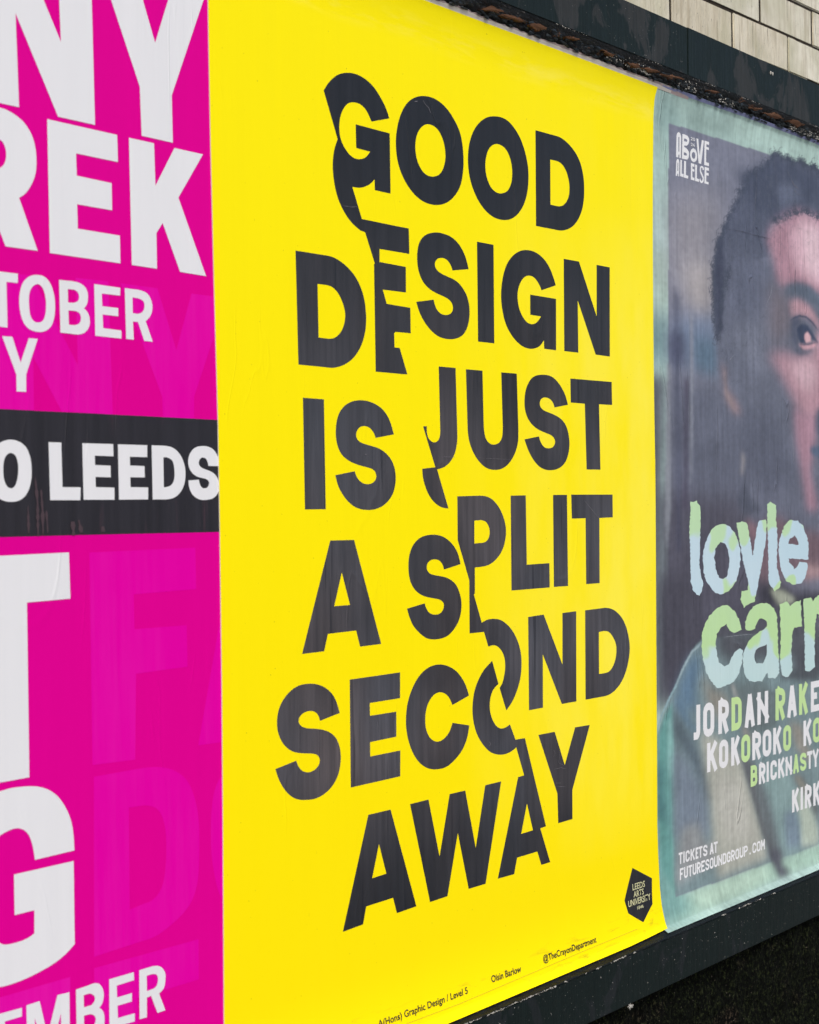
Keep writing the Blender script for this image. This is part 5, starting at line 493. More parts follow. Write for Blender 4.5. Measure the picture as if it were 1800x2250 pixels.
def portrait_mat():
    m = MT('portrait_print', .38)
    a = m.n.new('ShaderNodeAttribute'); a.attribute_name = 'print'
    st = m.noise((90, 90, 3.0), 1, 5, .62); st2 = m.noise((220, 220, 12), 1, 3, .6)
    k = m.ramp(st, [(.25, .94), (.75, 1.06)])
    k2 = m.ramp(st2, [(.25, .94), (.75, 1.06)])
    m.base(m.mix(1.0, m.mix(1.0, a.outputs['Color'], k, 'MULTIPLY'), k2, 'MULTIPLY'))
    m.rough(m.math('ADD', m.math('MULTIPLY', st, .25), .26))
    m.bump(m.noise((16, 16, 1.6), 1, 3, .5, loc=(4, 2, 0)), .0026); m.bump(st, .0010); m.bump(st2, .0003)
    w_ = m.noise((11, 11, 2.4), 1, 3, .5, loc=(2, 6, 4), dist=.7)
    m.bump(m.mix(1.0, m.ramp(w_, [(.485, 0), (.5, 1), (.515, 0)]), m.ramp(m.noise((6, 6, 6), 1, 2, .5, loc=(8, 1, 5)), [(.50, 0), (.60, 1)]), 'MULTIPLY'), .0012)
    return m
PORT = portrait_mat()
EDGE = MT('paper_edge', .7).base((.72, .68, .62)).m
SCUFF = MT('scuffed_print', .6).base((.17, .16, .18)).m
DARKL = MT('dark_crease', .6).base((.05, .05, .07)).m
PALEL = MT('pale_crease', .5).base((.36, .38, .44)).m
LINEM = MT('thin_rule_print', .6).base((.42, .35, .02)).m
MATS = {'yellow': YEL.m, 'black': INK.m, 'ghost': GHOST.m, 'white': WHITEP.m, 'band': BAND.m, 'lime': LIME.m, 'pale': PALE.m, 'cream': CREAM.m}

def board_mat(name, base, patch, seed, pk=.5):
    m = MT(name, .5, .16)
    n1 = m.noise((9, 9, 6), 1, 5, .62, loc=(seed, 0, 0), dist=.7)
    n2 = m.noise((120, 120, 6), 1, 4, .65, loc=(0, seed, 0))
    c = m.mix(m.ramp(n1, [(pk, 0), (pk + .03, 1)]), base, patch)
    c = m.mix(m.ramp(n2, [(.3, 0), (.75, .55)]), c, tuple(v * .55 for v in base))
    sp = m.noise((330, 330, 330), 1, 1, .5, loc=(seed, 4, 3))
    c = m.mix(m.ramp(sp, [(.765, 0), (.775, .7)]), c, (.32, .32, .30))
    m.base(c); m.rough(m.ramp(n1, [(.3, .34), (.7, .55)]))
    m.bump(n2, .0008); m.bump(m.noise((30, 30, 20), 1, 5, .6), .0012)
    return m.m
TOPB = board_mat('dark_green_board_paint', (.010, .017, .016), (.038, .040, .040), 3.1, .51)
BOTB = board_mat('green_black_board_paint', (.006, .012, .012), (.014, .018, .021), 8.3, .56)
def reveal_mat():
    m = MT('flaking_black_paint', .4, .35)
    n = m.noise((30, 30, 90), 1, 6, .7, dist=1.2); n2 = m.noise((200, 200, 260), 1, 4, .7, loc=(5, 2, 1))
    reg = m.noise((6, 6, 20), 1, 3, .5, loc=(2, 8, 1))
    c = m.mix(m.ramp(n, [(.45, 0), (.62, 1)]), (.002, .003, .003), (.012, .012, .012))
    f = m.mix(1.0, m.ramp(n2, [(.58, 0), (.66, 1)]), m.ramp(reg, [(.48, 0), (.60, 1)]), 'MULTIPLY')
    c = m.mix(f, c, (.26, .24, .22))
    c = m.mix(m.mix(1.0, m.ramp(n, [(.60, 0), (.64, 1)]), m.ramp(reg, [(.40, 1), (.5, 0)]), 'MULTIPLY'), c, (.13, .060, .03))
    m.base(c); m.bump(n, .004); m.bump(n2, .0015)
    return m.m
REV = reveal_mat()
def revealb_mat():
    m = MT('glossy_black_paint', .35, .3)
    n = m.noise((20, 20, 160), 1, 6, .7, dist=.8); n2 = m.noise((260, 260, 300), 1, 3, .7, loc=(5, 2, 1))
    c = m.mix(m.ramp(n, [(.45, 0), (.7, 1)]), (.001, .0015, .002), (.005, .007, .008))
    c = m.mix(m.ramp(n2, [(.70, 0), (.74, .8)]), c, (.22, .22, .21))
    m.base(c); m.bump(n, .003); m.bump(n2, .001); return m.m
REVB = revealb_mat()
def wood_mat():
    m = MT('bare_wood', .8, .2); n = m.noise((20, 200, 200), 1, 5, .6)
    m.base(m.ramp(n, [(.3, (.06, .028, .015)), (.7, (.22, .115, .07))])); m.bump(n, .001); return m.m
WOOD = wood_mat()
FLAKE = MT('paint_flakes', .7).base((.42, .41, .38)).m
FLAKED = MT('dark_paint_flakes', .35).base((.012, .016, .017)).m
TORN = MT('torn_paper', .8).base((.50, .40, .40)).m
LILAC = MT('lilac_torn_paper', .7).base((.27, .30, .52)).m
def brick_mat():
    m = MT('cream_glazed_brick', .28, .5)
    oi = m.n.new('ShaderNodeObjectInfo')
    off = m.n.new('ShaderNodeVectorMath'); off.operation = 'ADD'
    sc = m.n.new('ShaderNodeVectorMath'); sc.operation = 'SCALE'; sc.inputs[0].default_value = (37, 11, 53); m.l(oi.outputs['Random'], sc.inputs['Scale'])
    m.l(m.tc.outputs['Object'], off.inputs[0]); m.l(sc.outputs[0], off.inputs[1])
    def nz(scale, s, d=4, r=.6, dist=0):
        mp = m.n.new('ShaderNodeMapping'); mp.inputs['Scale'].default_value = s; m.l(off.outputs[0], mp.inputs[0])
        n = m.n.new('ShaderNodeTexNoise'); n.inputs['Scale'].default_value = scale; n.inputs['Detail'].default_value = d; n.inputs['Roughness'].default_value = r; n.inputs['Distortion'].default_value = dist
        m.l(mp.outputs[0], n.inputs['Vector']); return n.outputs['Fac']
    tone = m.ramp(oi.outputs['Random'], [(0, (.64, .58, .44)), (.3, (.78, .75, .62)), (.6, (.69, .67, .55)), (1, (.80, .74, .57))])
    mot = nz(1, (22, 22, 14), 4)
    c = m.mix(m.ramp(mot, [(.35, 0), (.7, .55)]), tone, (.40, .36, .25))
    stv = nz(1, (95, 95, 7), 5, .7)
    c = m.mix(m.ramp(stv, [(.50, 0), (.70, .65)]), c, (.32, .26, .17))
    cr = nz(1, (150, 150, 5), 2, .5, .5)
    c = m.mix(m.ramp(cr, [(.68, 0), (.70, .85)]), c, (.10, .065, .04))
    pit = nz(1, (300, 300, 130), 2, .5)
    c = m.mix(m.ramp(pit, [(.73, 0), (.76, .9)]), c, (.03, .025, .02))
    gr = nz(1, (10, 10, 10), 2)
    c = m.mix(m.ramp(gr, [(.46, 0), (.66, .45)]), c, (.42, .41, .26))
    m.base(c); m.rough(m.ramp(stv, [(.3, .22), (.8, .6)])); m.bump(stv, .0006); m.bump(pit, .0008); m.bump(mot, .0015)
    return m.m
BRICK = brick_mat()
def mortar_mat():
    m = MT('dark_mortar', .9, .2); n = m.noise((60, 60, 60), 1, 5, .7); m.base(m.ramp(n, [(.3, (.012, .010, .008)), (.7, (.050, .038, .028))])); m.bump(n, .003); return m.m
MORT = mortar_mat()
def stone_mat():
    m = MT('mossy_sooted_stone', .9, .08)
    n = m.noise((55, 55, 38), 1, 6, .72); g = m.noise((6, 6, 9), 1, 4, .6, loc=(4, 2, 9)); f = m.noise((190, 190, 120), 1, 4, .75, loc=(1, 1, 1))
    c = m.ramp(f, [(.44, (.001, .0013, .001)), (.54, (.003, .005, .0025)), (.64, (.030, .037, .015))])
    c2 = m.ramp(f, [(.44, (.001, .001, .001)), (.54, (.006, .005, .0035)), (.64, (.075, .057, .042))])
    c = m.mix(m.ramp(g, [(.52, 0), (.64, 1)]), c, c2)
    sp = m.noise((300, 300, 260), 1, 1, .5, loc=(7, 4, 3))
    c = m.mix(m.ramp(sp, [(.75, 0), (.765, .8)]), c, (.17, .15, .12))
    m.base(c); m.bump(n, .012); m.bump(f, .004); return m.m
STONE = stone_mat()

# ------------------------------------------------------------------ setting: ground, pavement, road
def plain(name, rough, a, b, sc, bump):
    m = MT(name, rough, .3); n = m.noise((sc, sc, sc), 1, 6, .65); m.base(m.ramp(n, [(.3, a), (.7, b)])); m.bump(n, bump); return m.m
GND = plain('ground_grit', .95, (.06, .06, .055), (.10, .095, .085), 3, .01)
ASPH = plain('asphalt', .85, (.04, .04, .042), (.065, .065, .066), 60, .004)
PAVE = plain('concrete_paving', .8, (.13, .125, .12), (.20, .195, .185), 8, .002)
def boxvf(x0, x1, y0, y1, z0, z1):
    V = [(x, y, z) for x in (x0, x1) for y in (y0, y1) for z in (z0, z1)]
    return V, [(0, 1, 3, 2), (4, 6, 7, 5), (0, 4, 5, 1), (2, 3, 7, 6), (0, 2, 6, 4), (1, 5, 7, 3)]
def box(name, b, mat, parent=None, bevel=0):
    V, Fc = boxvf(*b)
    o = mesh_from(name, V, Fc, parent, [mat])
    if bevel:
        bm = bmesh.new(); bm.from_mesh(o.data); bmesh.ops.bevel(bm, geom=bm.edges[:], offset=bevel, segments=2, affect='EDGES'); bm.to_mesh(o.data); bm.free()
    return o
g = mesh_from('ground', [(-600, -600, -.125), (600, -600, -.125), (600, 600, -.125), (-600, 600, -.125)], [(0, 1, 2, 3)], None, [GND]); tag(g, kind='structure')
g = mesh_from('road', [(-60, -10.6, -.12), (60, -10.6, -.12), (60, -3.2, -.12), (-60, -3.2, -.12)], [(0, 1, 2, 3)], None, [ASPH]); tag(g, kind='structure')
g = box('pavement', (-60, 60, -3.05, .3, -.13, 0), PAVE); tag(g, kind='structure')
g = box('kerb', (-60, 60, -3.2, -3.052, -.13, .004), PAVE, bevel=.008); tag(g, kind='structure')

# ------------------------------------------------------------------ brick wall above
WT = thing('brick_wall', (2.4, 0, 2.33), 'cream glazed brick wall above the dark board, with fine dark joints', 'wall')
box('mortar', (-.05, 3.46, .0016, .24, 2.31, 3.21), MORT, WT)
def brick_mesh():
    L, H = .2178, .0722
    V, Fc = boxvf(-L / 2, L / 2, 0, .05, -H / 2, H / 2)
    me = bpy.data.meshes.new('brick'); me.from_pydata(V, [], Fc)
    bm = bmesh.new(); bm.from_mesh(me); bmesh.ops.bevel(bm, geom=bm.edges[:], offset=.0022, segments=2, affect='EDGES'); bm.to_mesh(me); bm.free()
    me.materials.append(BRICK); return me
BM = brick_mesh()
for k in range(-2, 10):
    zc = 2.482 + .0755 * k - .0375
    j0 = 2.2868 if k % 2 == 0 else 2.2868 + .1085
    for n in range(-13, 9):
        xc = j0 + .2224 * n + .1112
        if xc < .05 or xc > 3.36: continue
        b = bpy.data.objects.new('brick', BM); COL.objects.link(b); b.parent = WT
        b.location = (xc - 2.4 + random.uniform(-.0008, .0008), random.uniform(-.0015, .001), zc - 2.33)
        b.rotation_euler = (random.uniform(-.006, .006), random.uniform(-.004, .004), random.uniform(-.004, .004))
WT.rotation_euler = (0, -math.radians(1.15), 0)

# ------------------------------------------------------------------ dark rough wall below
def rough_wall():
    x0, x1, z0, z1 = -.05, 3.46, 0.0, .70
    nx, nz = 620, 150
    X = np.linspace(x0, x1, nx); Z = np.linspace(z0, z1, nz)
    V = []
    for z in Z:
        for x in X:
            p = Vector((x * 26, 0, z * 19)); q = Vector((x * 90, 3, z * 60)); r = Vector((x * 4, 7, z * 5))
            V.append((x, -.004 - .010 * noise.noise(p) - .004 * noise.noise(q) - .008 * noise.noise(r), z))
    Fc = [(j * nx + i, j * nx + i + 1, (j + 1) * nx + i + 1, (j + 1) * nx + i) for j in range(nz - 1) for i in range(nx - 1)]
    base = thing('plinth_wall', (2.0, 0, 0), 'dark sooty stone wall with moss below the lower board of the poster frame', 'wall')
    mesh_from('stone_face', V, Fc, base, [STONE], smooth=True)
    box('wall_core', (-.05, 3.46, .032, .24, 0, 2.36), MORT, base)
    # moss and grit clumps standing off the face
    V = []; Fc = []
    for _ in range(5200):
        x = random.uniform(1.5, 3.1); z = random.uniform(.3, .69)
        if noise.noise(Vector((x * 9, 1, z * 9))) < -.18: continue
        y = -.004 - .010 * noise.noise(Vector((x * 26, 0, z * 19))) - .004 * noise.noise(Vector((x * 90, 3, z * 60))) - .008 * noise.noise(Vector((x * 4, 7, z * 5)))
        s = random.uniform(.0012, .0042); b = len(V)
        V += [(x + random.uniform(-s, s) * .7, y + .001, z + random.uniform(-s, s)) for _ in range(3)] + [(x, y - s * 1.1, z - s * .5)]
        Fc += [(b, b + 1, b + 3), (b + 1, b + 2, b + 3), (b + 2, b, b + 3)]
    o = mesh_from('moss', V, Fc, base, [STONE]); o['kind'] = 'stuff'
rough_wall()

# ------------------------------------------------------------------ poster frame
FR = thing('poster_frame', (1.7, 0, .68), 'long dark green timber poster frame with flaking paint around the three posters', 'frame')
box('backing_board', (.12, 3.30, -.0002, .03, .69, 2.40), MORT, FR)
box('top_board', (.08, 2.3052, -.022, .028, 2.314, 2.402), TOPB, FR, bevel=.0018)
box('top_board', (2.3078, 3.36, -.0212, .028, 2.3145, 2.4035), TOPB, FR, bevel=.0018)
box('bottom_board', (.08, 3.36, -.032, .022, .687, .772), BOTB, FR, bevel=.0022)
box('end_board', (.03, .14, -.024, .028, .775, 2.312), BOTB, FR, bevel=.002)
box('end_board', (3.28, 3.38, -.024, .028, .775, 2.312), BOTB, FR, bevel=.002)
def slope(name, z0, z1, nz, mat, amp, stand):
    nx = 1500; X = np.linspace(.12, 3.32, nx); Z = np.linspace(z0, z1, nz); V = []
    P = prof(Z)
    for j, z in enumerate(Z):
        e = math.sin(math.pi * j / (nz - 1))
        for x in X:
            k_ = 1.0 if name != 'top_moulding' else (1.0 if z < 2.3035 else .22)
            n = k_ * noise.noise(Vector((x * 45, 0, z * 160))) + k_ * .6 * noise.noise(Vector((x * 170, 4, z * 300))) + k_ * .5 * noise.noise(Vector((x * 12, 9, z * 50)))
            V.append((x, -float(P[j]) - stand - amp * n * (.35 + .65 * e), z + .0012 * noise.noise(Vector((x * 30, 2, j)))))
    Fc = [(j * nx + i, j * nx + i + 1, (j + 1) * nx + i + 1, (j + 1) * nx + i) for j in range(nz - 1) for i in range(nx - 1)]
    mesh_from(name, V, Fc, FR, [mat], smooth=True)
slope('top_moulding', 2.2865, 2.3165, 12, REV, .0030, -.0015)
slope('bottom_moulding', .7705, .7800, 8, REVB, .0008, -.0012)
def parse(s): return [tuple(float(v) / 1e4 for v in t.split(',')) for t in s.split()]
for s_ in PATCHES:
    P = parse(s_); c = (sum(p[0] for p in P) / len(P), sum(p[1] for p in P) / len(P))
    Q = []
    for i in range(len(P)):
        a, b = P[i], P[(i + 1) % len(P)]
        for k in range(6):
            t = k / 6; Q.append((a[0] + (b[0] - a[0]) * t + random.uniform(-.0045, .0045), a[1] + (b[1] - a[1]) * t + random.uniform(-.0013, .0013)))
    f = [(x, -float(prof(z)) - .0052, z) for x, z in Q]; bk = [(x, -float(prof(z)) + .004, z) for x, z in Q]; n = len(Q)
    V = f + bk + [(c[0], -float(prof(c[1])) - .0060, c[1])]
    Fc = [(i, (i + 1) % n, 2 * n) for i in range(n)] + [(i, i + n, (i + 1) % n + n, (i + 1) % n) for i in range(n)]
    mesh_from('bare_wood_patch', V, Fc, FR, [WOOD])
def crumbs(name, gen, n, mat, parent):
    V = []; Fc = []
    for _ in range(n):
        r = gen()
        if r is None: continue
        (x, y, z), s, el = r; b = len(V)
        a = random.uniform(0, 6.28)
        pts = []
        for k in range(5):
            t = a + k * 1.2566 + random.uniform(-.4, .4); rr = s * random.uniform(.5, 1.1)
            pts.append((x + rr * math.cos(t) * el, y - random.uniform(0, .3) * s, z + rr * math.sin(t)))
        V += pts + [(x, y - s * random.uniform(.3, .9), z)]
        Fc += [(b + k, b + (k + 1) % 5, b + 5) for k in range(5)]
    o = mesh_from(name, V, Fc, parent, [mat]); o['kind'] = 'stuff'
def clus(x, f, seed): return noise.noise(Vector((x * f, seed, 0)))
def g_bot():
    x = random.uniform(1.2, 3.2)
    if clus(x, 5, 1.5) + .7 * clus(x, 40, 3.3) < -.05: return None
    return (x, -.0325, .7725 + random.gauss(0, .0006)), random.uniform(.0003, .0012) * (1 + (random.random() < .06)), 1.7
crumbs('paint_flakes', g_bot, 1500, FLAKE, FR)
def g_botf():
    x = random.uniform(1.2, 3.2); z = random.uniform(.69, .768)
    return (x, -.0321, z), random.uniform(.0003, .0012), 1.2
crumbs('paint_flakes', g_botf, 90, FLAKE, FR)
def g_top():
    x = random.uniform(1.4, 3.2)
    if clus(x, 4, 7.7) + .6 * clus(x, 30, 3.3) < (.25 if x < 2.3 else -.1): return None
    z = 2.292 + abs(random.gauss(0, .0045))
    return (x, -float(prof(z)) - .003, z), random.uniform(.0004, .0018), 1.6
crumbs('paint_flakes', g_top, 2200, FLAKE, FR)
def g_topd():
    x = random.uniform(1.4, 3.2); z = random.uniform(2.287, 2.303)
    return (x, -float(prof(z)) - .003, z), random.uniform(.0008, .0036), 3.0
crumbs('loose_paint', g_topd, 750, FLAKED, FR)
def g_edge():
    x = random.uniform(1.4, 3.2)
    if clus(x, 9, 2.2) < .0: return None
    return (x, -.0222, 2.3142 + random.gauss(0, .0005)), random.uniform(.0003, .0010), 2.2
crumbs('paint_flakes', g_edge, 420, FLAKE, FR)
def g_drop():
    r = random.gauss(0, .0035), random.gauss(0, .003)
    return (2.083 + r[0], -.030, .683 + r[1] * 1.1), random.uniform(.0006, .0022), 1
crumbs('white_splash', g_drop, 40, FLAKE, FR)
# nail heads and a screw hole on the upper board
for x, z in ((2.616, 2.385), (2.624, 2.3845)):
    bm = bmesh.new(); bmesh.ops.create_uvsphere(bm, u_segments=10, v_segments=6, radius=.0028); me = bpy.data.meshes.new('nail_head'); bm.to_mesh(me); bm.free()
    o = link('nail_head', me, FR, [FLAKE]); o.location = Vector((x, -.0215, z)) - FR.location; o.scale = (.8, .5, 1.3)
def strip(name, x0, x1, zf, wid, off, mat, seed):
    n = int((x1 - x0) / .004); V = []; Fc = []
    for i in range(n + 1):
        x = x0 + (x1 - x0) * i / n; zb = zf(x) + .0008 * noise.noise(Vector((x * 60, seed, 1)))
        fade = min(1, i / 12, (n - i) / 12); w_ = wid * fade * (.75 + .6 * noise.noise(Vector((x * 11, seed, 5))) + .3 * noise.noise(Vector((x * 90, seed, 8))))
        w_ = max(w_, .0004)
        for z in (zb - .004, zb + w_ * .5, zb + w_): V.append((x, -float(prof(z)) - off - (.0004 if z > zb else 0), z))
    for i in range(n):
        for k in range(2): Fc.append((3 * i + k, 3 * i + 3 + k, 3 * i + 4 + k, 3 * i + 1 + k))
    mesh_from(name, V, Fc, FR, [mat])
strip('torn_paper_layer', 1.24, 2.33, lambda x: 2.2825, .0070, .0012, TORN, 1)
strip('torn_paper_layer', 1.3, 2.27, lambda x: 2.2825, .0042, .0018, EDGE, 2)
strip('torn_paper_layer', 2.24, 3.22, lambda x: 2.286 + .003 * min(1, max(0, (x - 2.3) * 4)), .0024, .0014, LILAC, 3)
strip('torn_paper_layer', 2.1, 2.34, lambda x: 2.2835, .0060, .0009, TORN, 4)

# ------------------------------------------------------------------ poster sheets
def lerp_tab(T, z):
    return float(np.interp(z, [t[0] for t in T], [t[1] for t in T]))
def make_sheet(name, parent, L, R, zb, zt, off, mat, thick=.0006):
    """sheet pasted on the board: L, R tables of (z, x); zb, zt functions of x"""
    rows = [(r - .775) / (2.287 - .775) for r in ROWS]; rows[0] = 0; rows[-1] = 1
    nc = 16; V = []; Fc = []
    for v in rows:
        for i in range(nc + 1):
            u = i / nc; zz = .777 + v * (2.281 - .777)
            x = lerp_tab(L, zz) * (1 - u) + lerp_tab(R, zz) * u
            z = zb(x) * (1 - v) + zt(x) * v
            V.append((x, -float(prof(z)) - off, z))
    n = nc + 1; m = len(rows); N = n * m
    for j in range(m - 1):
        for i in range(nc): Fc.append((j * n + i, j * n + i + 1, (j + 1) * n + i + 1, (j + 1) * n + i))
    nf = len(Fc); V = V + V; V += [(x, y + thick, z) for x, y, z in V[:N]]
    bd = [i for i in range(n)] + [j * n + nc for j in range(1, m)] + [(m - 1) * n + i for i in range(nc - 1, -1, -1)] + [j * n for j in range(m - 2, 0, -1)]
    for a, b in zip(bd, bd[1:] + bd[:1]): Fc.append((a + N, a + 2 * N, b + 2 * N, b + N))
    o = mesh_from(name, V, Fc, parent, [mat, EDGE])
    for i, p in enumerate(o.data.polygons):
        if i >= nf: p.material_index = 1
        else: p.use_smooth = True
    return o
PK = thing('magenta_poster', (.70, 0, .778), 'magenta event poster at far left with huge white capitals and a black LEEDS band', 'poster')
YL = thing('yellow_poster', (1.71, 0, .778), 'yellow poster in the middle with black split lettering about good design', 'poster')
RT = thing('portrait_poster', (2.72, 0, .778), 'teal bordered concert poster at far right with a portrait of a curly haired man', 'poster')
ROOT = {'pink': PK, 'yellow': YL, 'right': RT}; OFF = {'pink': .0012, 'right': .0012, 'yellow': .0030}
make_sheet('printed_sheet', PK, [(0, .19), (3, .19)], [(0, 1.216), (3, 1.216)], lambda x: .777, lambda x: 2.281, .0012, PINKB.m)
make_sheet('printed_sheet', YL, YEL_LEFT, YEL_RIGHT,
           lambda x: float(np.interp(x, [a[0] for a in YEL_FOOT], [a[1] for a in YEL_FOOT])), lambda x: 2.2800, .0030, YEL.m, .0016)

# ---- the portrait poster's print, painted into a fine grid of the sheet itself
ILL, SPEC = 1.02, np.array([.012, .012, .013])
def paint_sheet():
    x0, x1, z0, z1 = 2.2125, 3.23, .777, 2.289
    nx, nz = 330, 760
    X = np.linspace(x0, x1, nx); Z = np.linspace(z0, z1, nz)
    GX, GZ = np.meshgrid(X, Z); IMG = np.zeros((nz, nx, 3)) + np.array([.38, .55, .52])
    def blur(a, s):
        if s <= .3: return a
        r = int(3 * s) + 1; k = np.exp(-.5 * (np.arange(-r, r + 1) / s) ** 2); k /= k.sum()
        a = np.pad(a, r, mode='edge')
        a = np.apply_along_axis(lambda v: np.convolve(v, k, 'valid'), 0, a)
        return np.apply_along_axis(lambda v: np.convolve(v, k, 'valid'), 1, a)
    def mask(P):
        m = np.zeros(GX.shape, bool); n = len(P)
        for i in range(n):
            (xa, za), (xb, zb) = P[i], P[(i + 1) % n]
            if za == zb: continue
            lo, hi = min(za, zb), max(za, zb)
            r0, r1 = np.searchsorted(Z, lo), np.searchsorted(Z, hi)
            if r1 <= r0: continue
            xi = xa + (Z[r0:r1] - za) * (xb - xa) / (zb - za)
            m[r0:r1] ^= (X[None, :] < xi[:, None])
        return m.astype(float)
    for col, s, c in PAINT:
        M = blur(mask(parse(c)), s * .5)[..., None]
        IMG = IMG * (1 - M) + np.array(col) * M
    # loose curls printed around the outline of the hair
    def strand(x, z, a, ln, curl, col, op):
        for _ in range(ln):
            i = int((x - x0) / (x1 - x0) * (nx - 1)); j = int((z - z0) / (z1 - z0) * (nz - 1))
            if 0 <= i < nx and 0 <= j < nz: IMG[j, i] = IMG[j, i] * (1 - op) + np.array(col) * op
            x += math.cos(a) * .0026; z += math.sin(a) * .0019; a += curl + random.uniform(-.25, .25)
    hair = parse(PAINT[HAIR_INDEX][2]); dark = (.055, .066, .105)
    for i in list(range(0, 27)) + list(range(len(hair) - 20, len(hair))):
        (xa, za), (xb, zb) = hair[i], hair[(i + 1) % len(hair)]
        if za < 1.55 or zb < 1.55 or max(xa, xb) > 3.3: continue
        L = math.hypot(xb - xa, zb - za); a0 = math.atan2(zb - za, xb - xa)
        for k in range(int(L / .0015)):
            t = random.random()
            outw = a0 + (1.57 if random.random() < .5 else -1.57)
            strand(xa + (xb - xa) * t, za + (zb - za) * t, outw + random.uniform(-1, 1), random.randint(4, 15), random.choice((-1, 1)) * random.uniform(.15, .65), dark, .40)
    for k in range(1500):
        i0 = random.choice(hair[:26]); a0 = random.uniform(0, 6.28)
        strand(i0[0] + abs(random.gauss(0, .10)), i0[1] - abs(random.gauss(0, .05)) - .004, a0, random.randint(4, 9), random.uniform(-.7, .7), random.choice(((.05, .06, .10), (.11, .125, .17))), .16)
    mot = blur(RNG.normal(size=(nz // 4, nx // 4)), 2.0); mot /= mot.std(); mot = np.kron(mot, np.ones((4, 4))); mot = blur(np.pad(mot, ((0, nz - mot.shape[0]), (0, nx - mot.shape[1])), mode='edge'), 2.5)
    IMG *= (1 + .045 * mot)[..., None]
    sm = blur(RNG.normal(size=(nz, nx)), 1.2); sm /= sm.std()
    col = RNG.normal(size=(nz // 38 + 2, nx)); st = np.array([np.interp(np.arange(nz), np.linspace(0, nz, col.shape[0]), col[:, i]) for i in range(nx)]).T
    st = blur(st, .8); st /= st.std()
    IMG *= (1 + .035 * sm + .045 * st)[..., None]
    IMG = IMG * .86 + IMG.mean(2, keepdims=True) * .14
    alb = np.clip((IMG - SPEC) / ILL, .004, .9)
    Y = -(prof(GZ) + .0012 + .0006 * 0)
    off = np.array(RT.location); co = np.stack([GX, Y, GZ], -1).reshape(-1, 3) - off
    me = bpy.data.meshes.new('printed_sheet'); me.vertices.add(nx * nz); me.vertices.foreach_set('co', co.ravel())
    nfc = (nx - 1) * (nz - 1); I = np.arange(nz * nx).reshape(nz, nx)
    q = np.stack([I[:-1, :-1], I[:-1, 1:], I[1:, 1:], I[1:, :-1]], -1).reshape(-1, 4)
    me.loops.add(nfc * 4); me.loops.foreach_set('vertex_index', q.ravel().astype(np.int32))
    me.polygons.add(nfc); me.polygons.foreach_set('loop_start', np.arange(nfc, dtype=np.int32) * 4); me.polygons.foreach_set('use_smooth', np.ones(nfc, bool))
    me.update(calc_edges=True); me.validate()
    ca = me.color_attributes.new('print', 'FLOAT_COLOR', 'POINT')
    ca.data.foreach_set('color', np.concatenate([alb.reshape(-1, 3), np.ones((nx * nz, 1))], 1).astype(np.float32).ravel())
    link('printed_sheet', me, RT, [PORT.m])
HAIR_INDEX = 29
paint_sheet()

# ------------------------------------------------------------------ printed lettering and shapes
def print_mesh(name, groups, mat, poster):
    """groups: [(layer, [contours])] in wall metres (x, z)"""
    bm = bmesh.new(); root = ROOT[poster]; lay = {}
    for layer, cs in groups:
        C = [[Vector((x, z, 0)) for x, z in (parse(c) if isinstance(c, str) else c)] for c in cs]
        flat = [p for c in C for p in c]
        vs = [bm.verts.new((p.x, -layer * .0001, p.y)) for p in flat]
        for t in tessellate_polygon(C):
            try: bm.faces.new([vs[i] for i in t])
            except ValueError: pass
    zs = [v.co.z for v in bm.verts]; lo, hi = min(zs), max(zs)
    if lo < .90 or hi > 2.215:
        for r in ROWS:
            if lo < r < hi and (r < .905 or r > 2.21):
                bmesh.ops.bisect_plane(bm, geom=bm.verts[:] + bm.edges[:] + bm.faces[:], plane_co=(0, 0, r), plane_no=(0, 0, 1))
    for v in bm.verts:
        v.co.y += -float(prof(v.co.z)) - OFF[poster]
        v.co -= root.location
    for f in bm.faces:
        f.normal_update()
        if f.normal.y > 0: f.normal_flip()
    me = bpy.data.meshes.new(name); bm.to_mesh(me); bm.free()
    return link(name, me, root, [mat])
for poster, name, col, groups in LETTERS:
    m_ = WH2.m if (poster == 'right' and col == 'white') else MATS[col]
    print_mesh(name, groups, m_, poster)
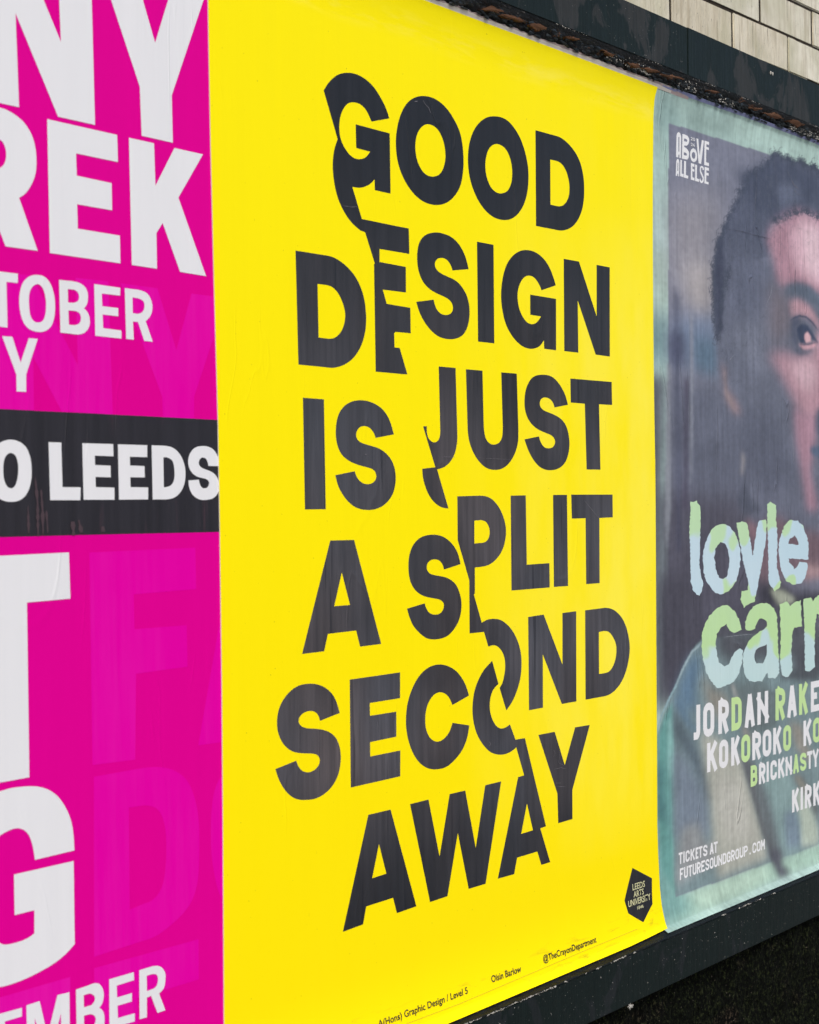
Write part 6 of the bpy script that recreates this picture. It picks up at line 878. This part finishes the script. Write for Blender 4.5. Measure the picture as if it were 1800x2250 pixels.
def text_print(s, P, h, col, poster):
    cu = bpy.data.curves.new('t', 'FONT'); cu.body = s; cu.resolution_u = 3; cu.offset = .012
    ob = bpy.data.objects.new('t', cu); COL.objects.link(ob); dg = bpy.context.evaluated_depsgraph_get(); dg.update()
    src = bpy.data.meshes.new_from_object(ob.evaluated_get(dg)); bpy.data.objects.remove(ob)
    v = np.array([x.co[:] for x in src.vertices]); xmin, xmax = v[:, 0].min(), v[:, 0].max()
    x0, z0, x1, z1 = P; cap = .72
    root = ROOT[poster]
    for p in src.vertices:
        u = (p.co.x - xmin) / (xmax - xmin); x = x0 + (x1 - x0) * u; z = z0 + (z1 - z0) * u + p.co.y / cap * h
        p.co = Vector((x, -float(prof(z)) - OFF[poster] - .0008, z)) - root.location
    src.name = 'printed_text'; src.materials.clear(); link('printed_text', src, root, [WH2.m if poster == 'right' else MATS[col]])
for t in TEXTS: text_print(*t)
GRIME = MT('pinkish_grime', .6).base((.058, .036, .046)).m
SM = {'grime': GRIME, 'scuff': SCUFF, 'dark': DARKL, 'pale': PALEL, 'line': LINEM}
for poster, w_, tone, s_ in SCUFFS:
    P = parse(s_); Q = []
    for a, b in zip(P, P[1:]):
        k = max(1, int(math.hypot(b[0] - a[0], b[1] - a[1]) / .004))
        for i in range(k): Q.append((a[0] + (b[0] - a[0]) * i / k, a[1] + (b[1] - a[1]) * i / k))
    Q.append(P[-1]); n = len(Q); V = []; Fc = []
    for i, (x, z) in enumerate(Q):
        a, b = Q[max(0, i - 1)], Q[min(n - 1, i + 1)]; d = math.hypot(b[0] - a[0], b[1] - a[1]) or 1
        nx_, nz_ = -(b[1] - a[1]) / d, (b[0] - a[0]) / d
        h = w_ * .0005 * (1 if tone == 'line' else max(.08, (random.uniform(.3, 1.2)) * math.sin(math.pi * (i + .5) / n) ** .5))
        for sg in (1, -1):
            X_, Z_ = x + nx_ * h * sg, z + nz_ * h * sg
            V.append((X_, -float(prof(Z_)) - OFF[poster] - .0010, Z_))
    for i in range(n - 1): Fc.append((2 * i, 2 * i + 1, 2 * i + 3, 2 * i + 2))
    mesh_from('printed_rule' if tone == 'line' else ('scratch' if tone == 'scuff' else 'crease'), V, Fc, ROOT[poster], [SM[tone]])
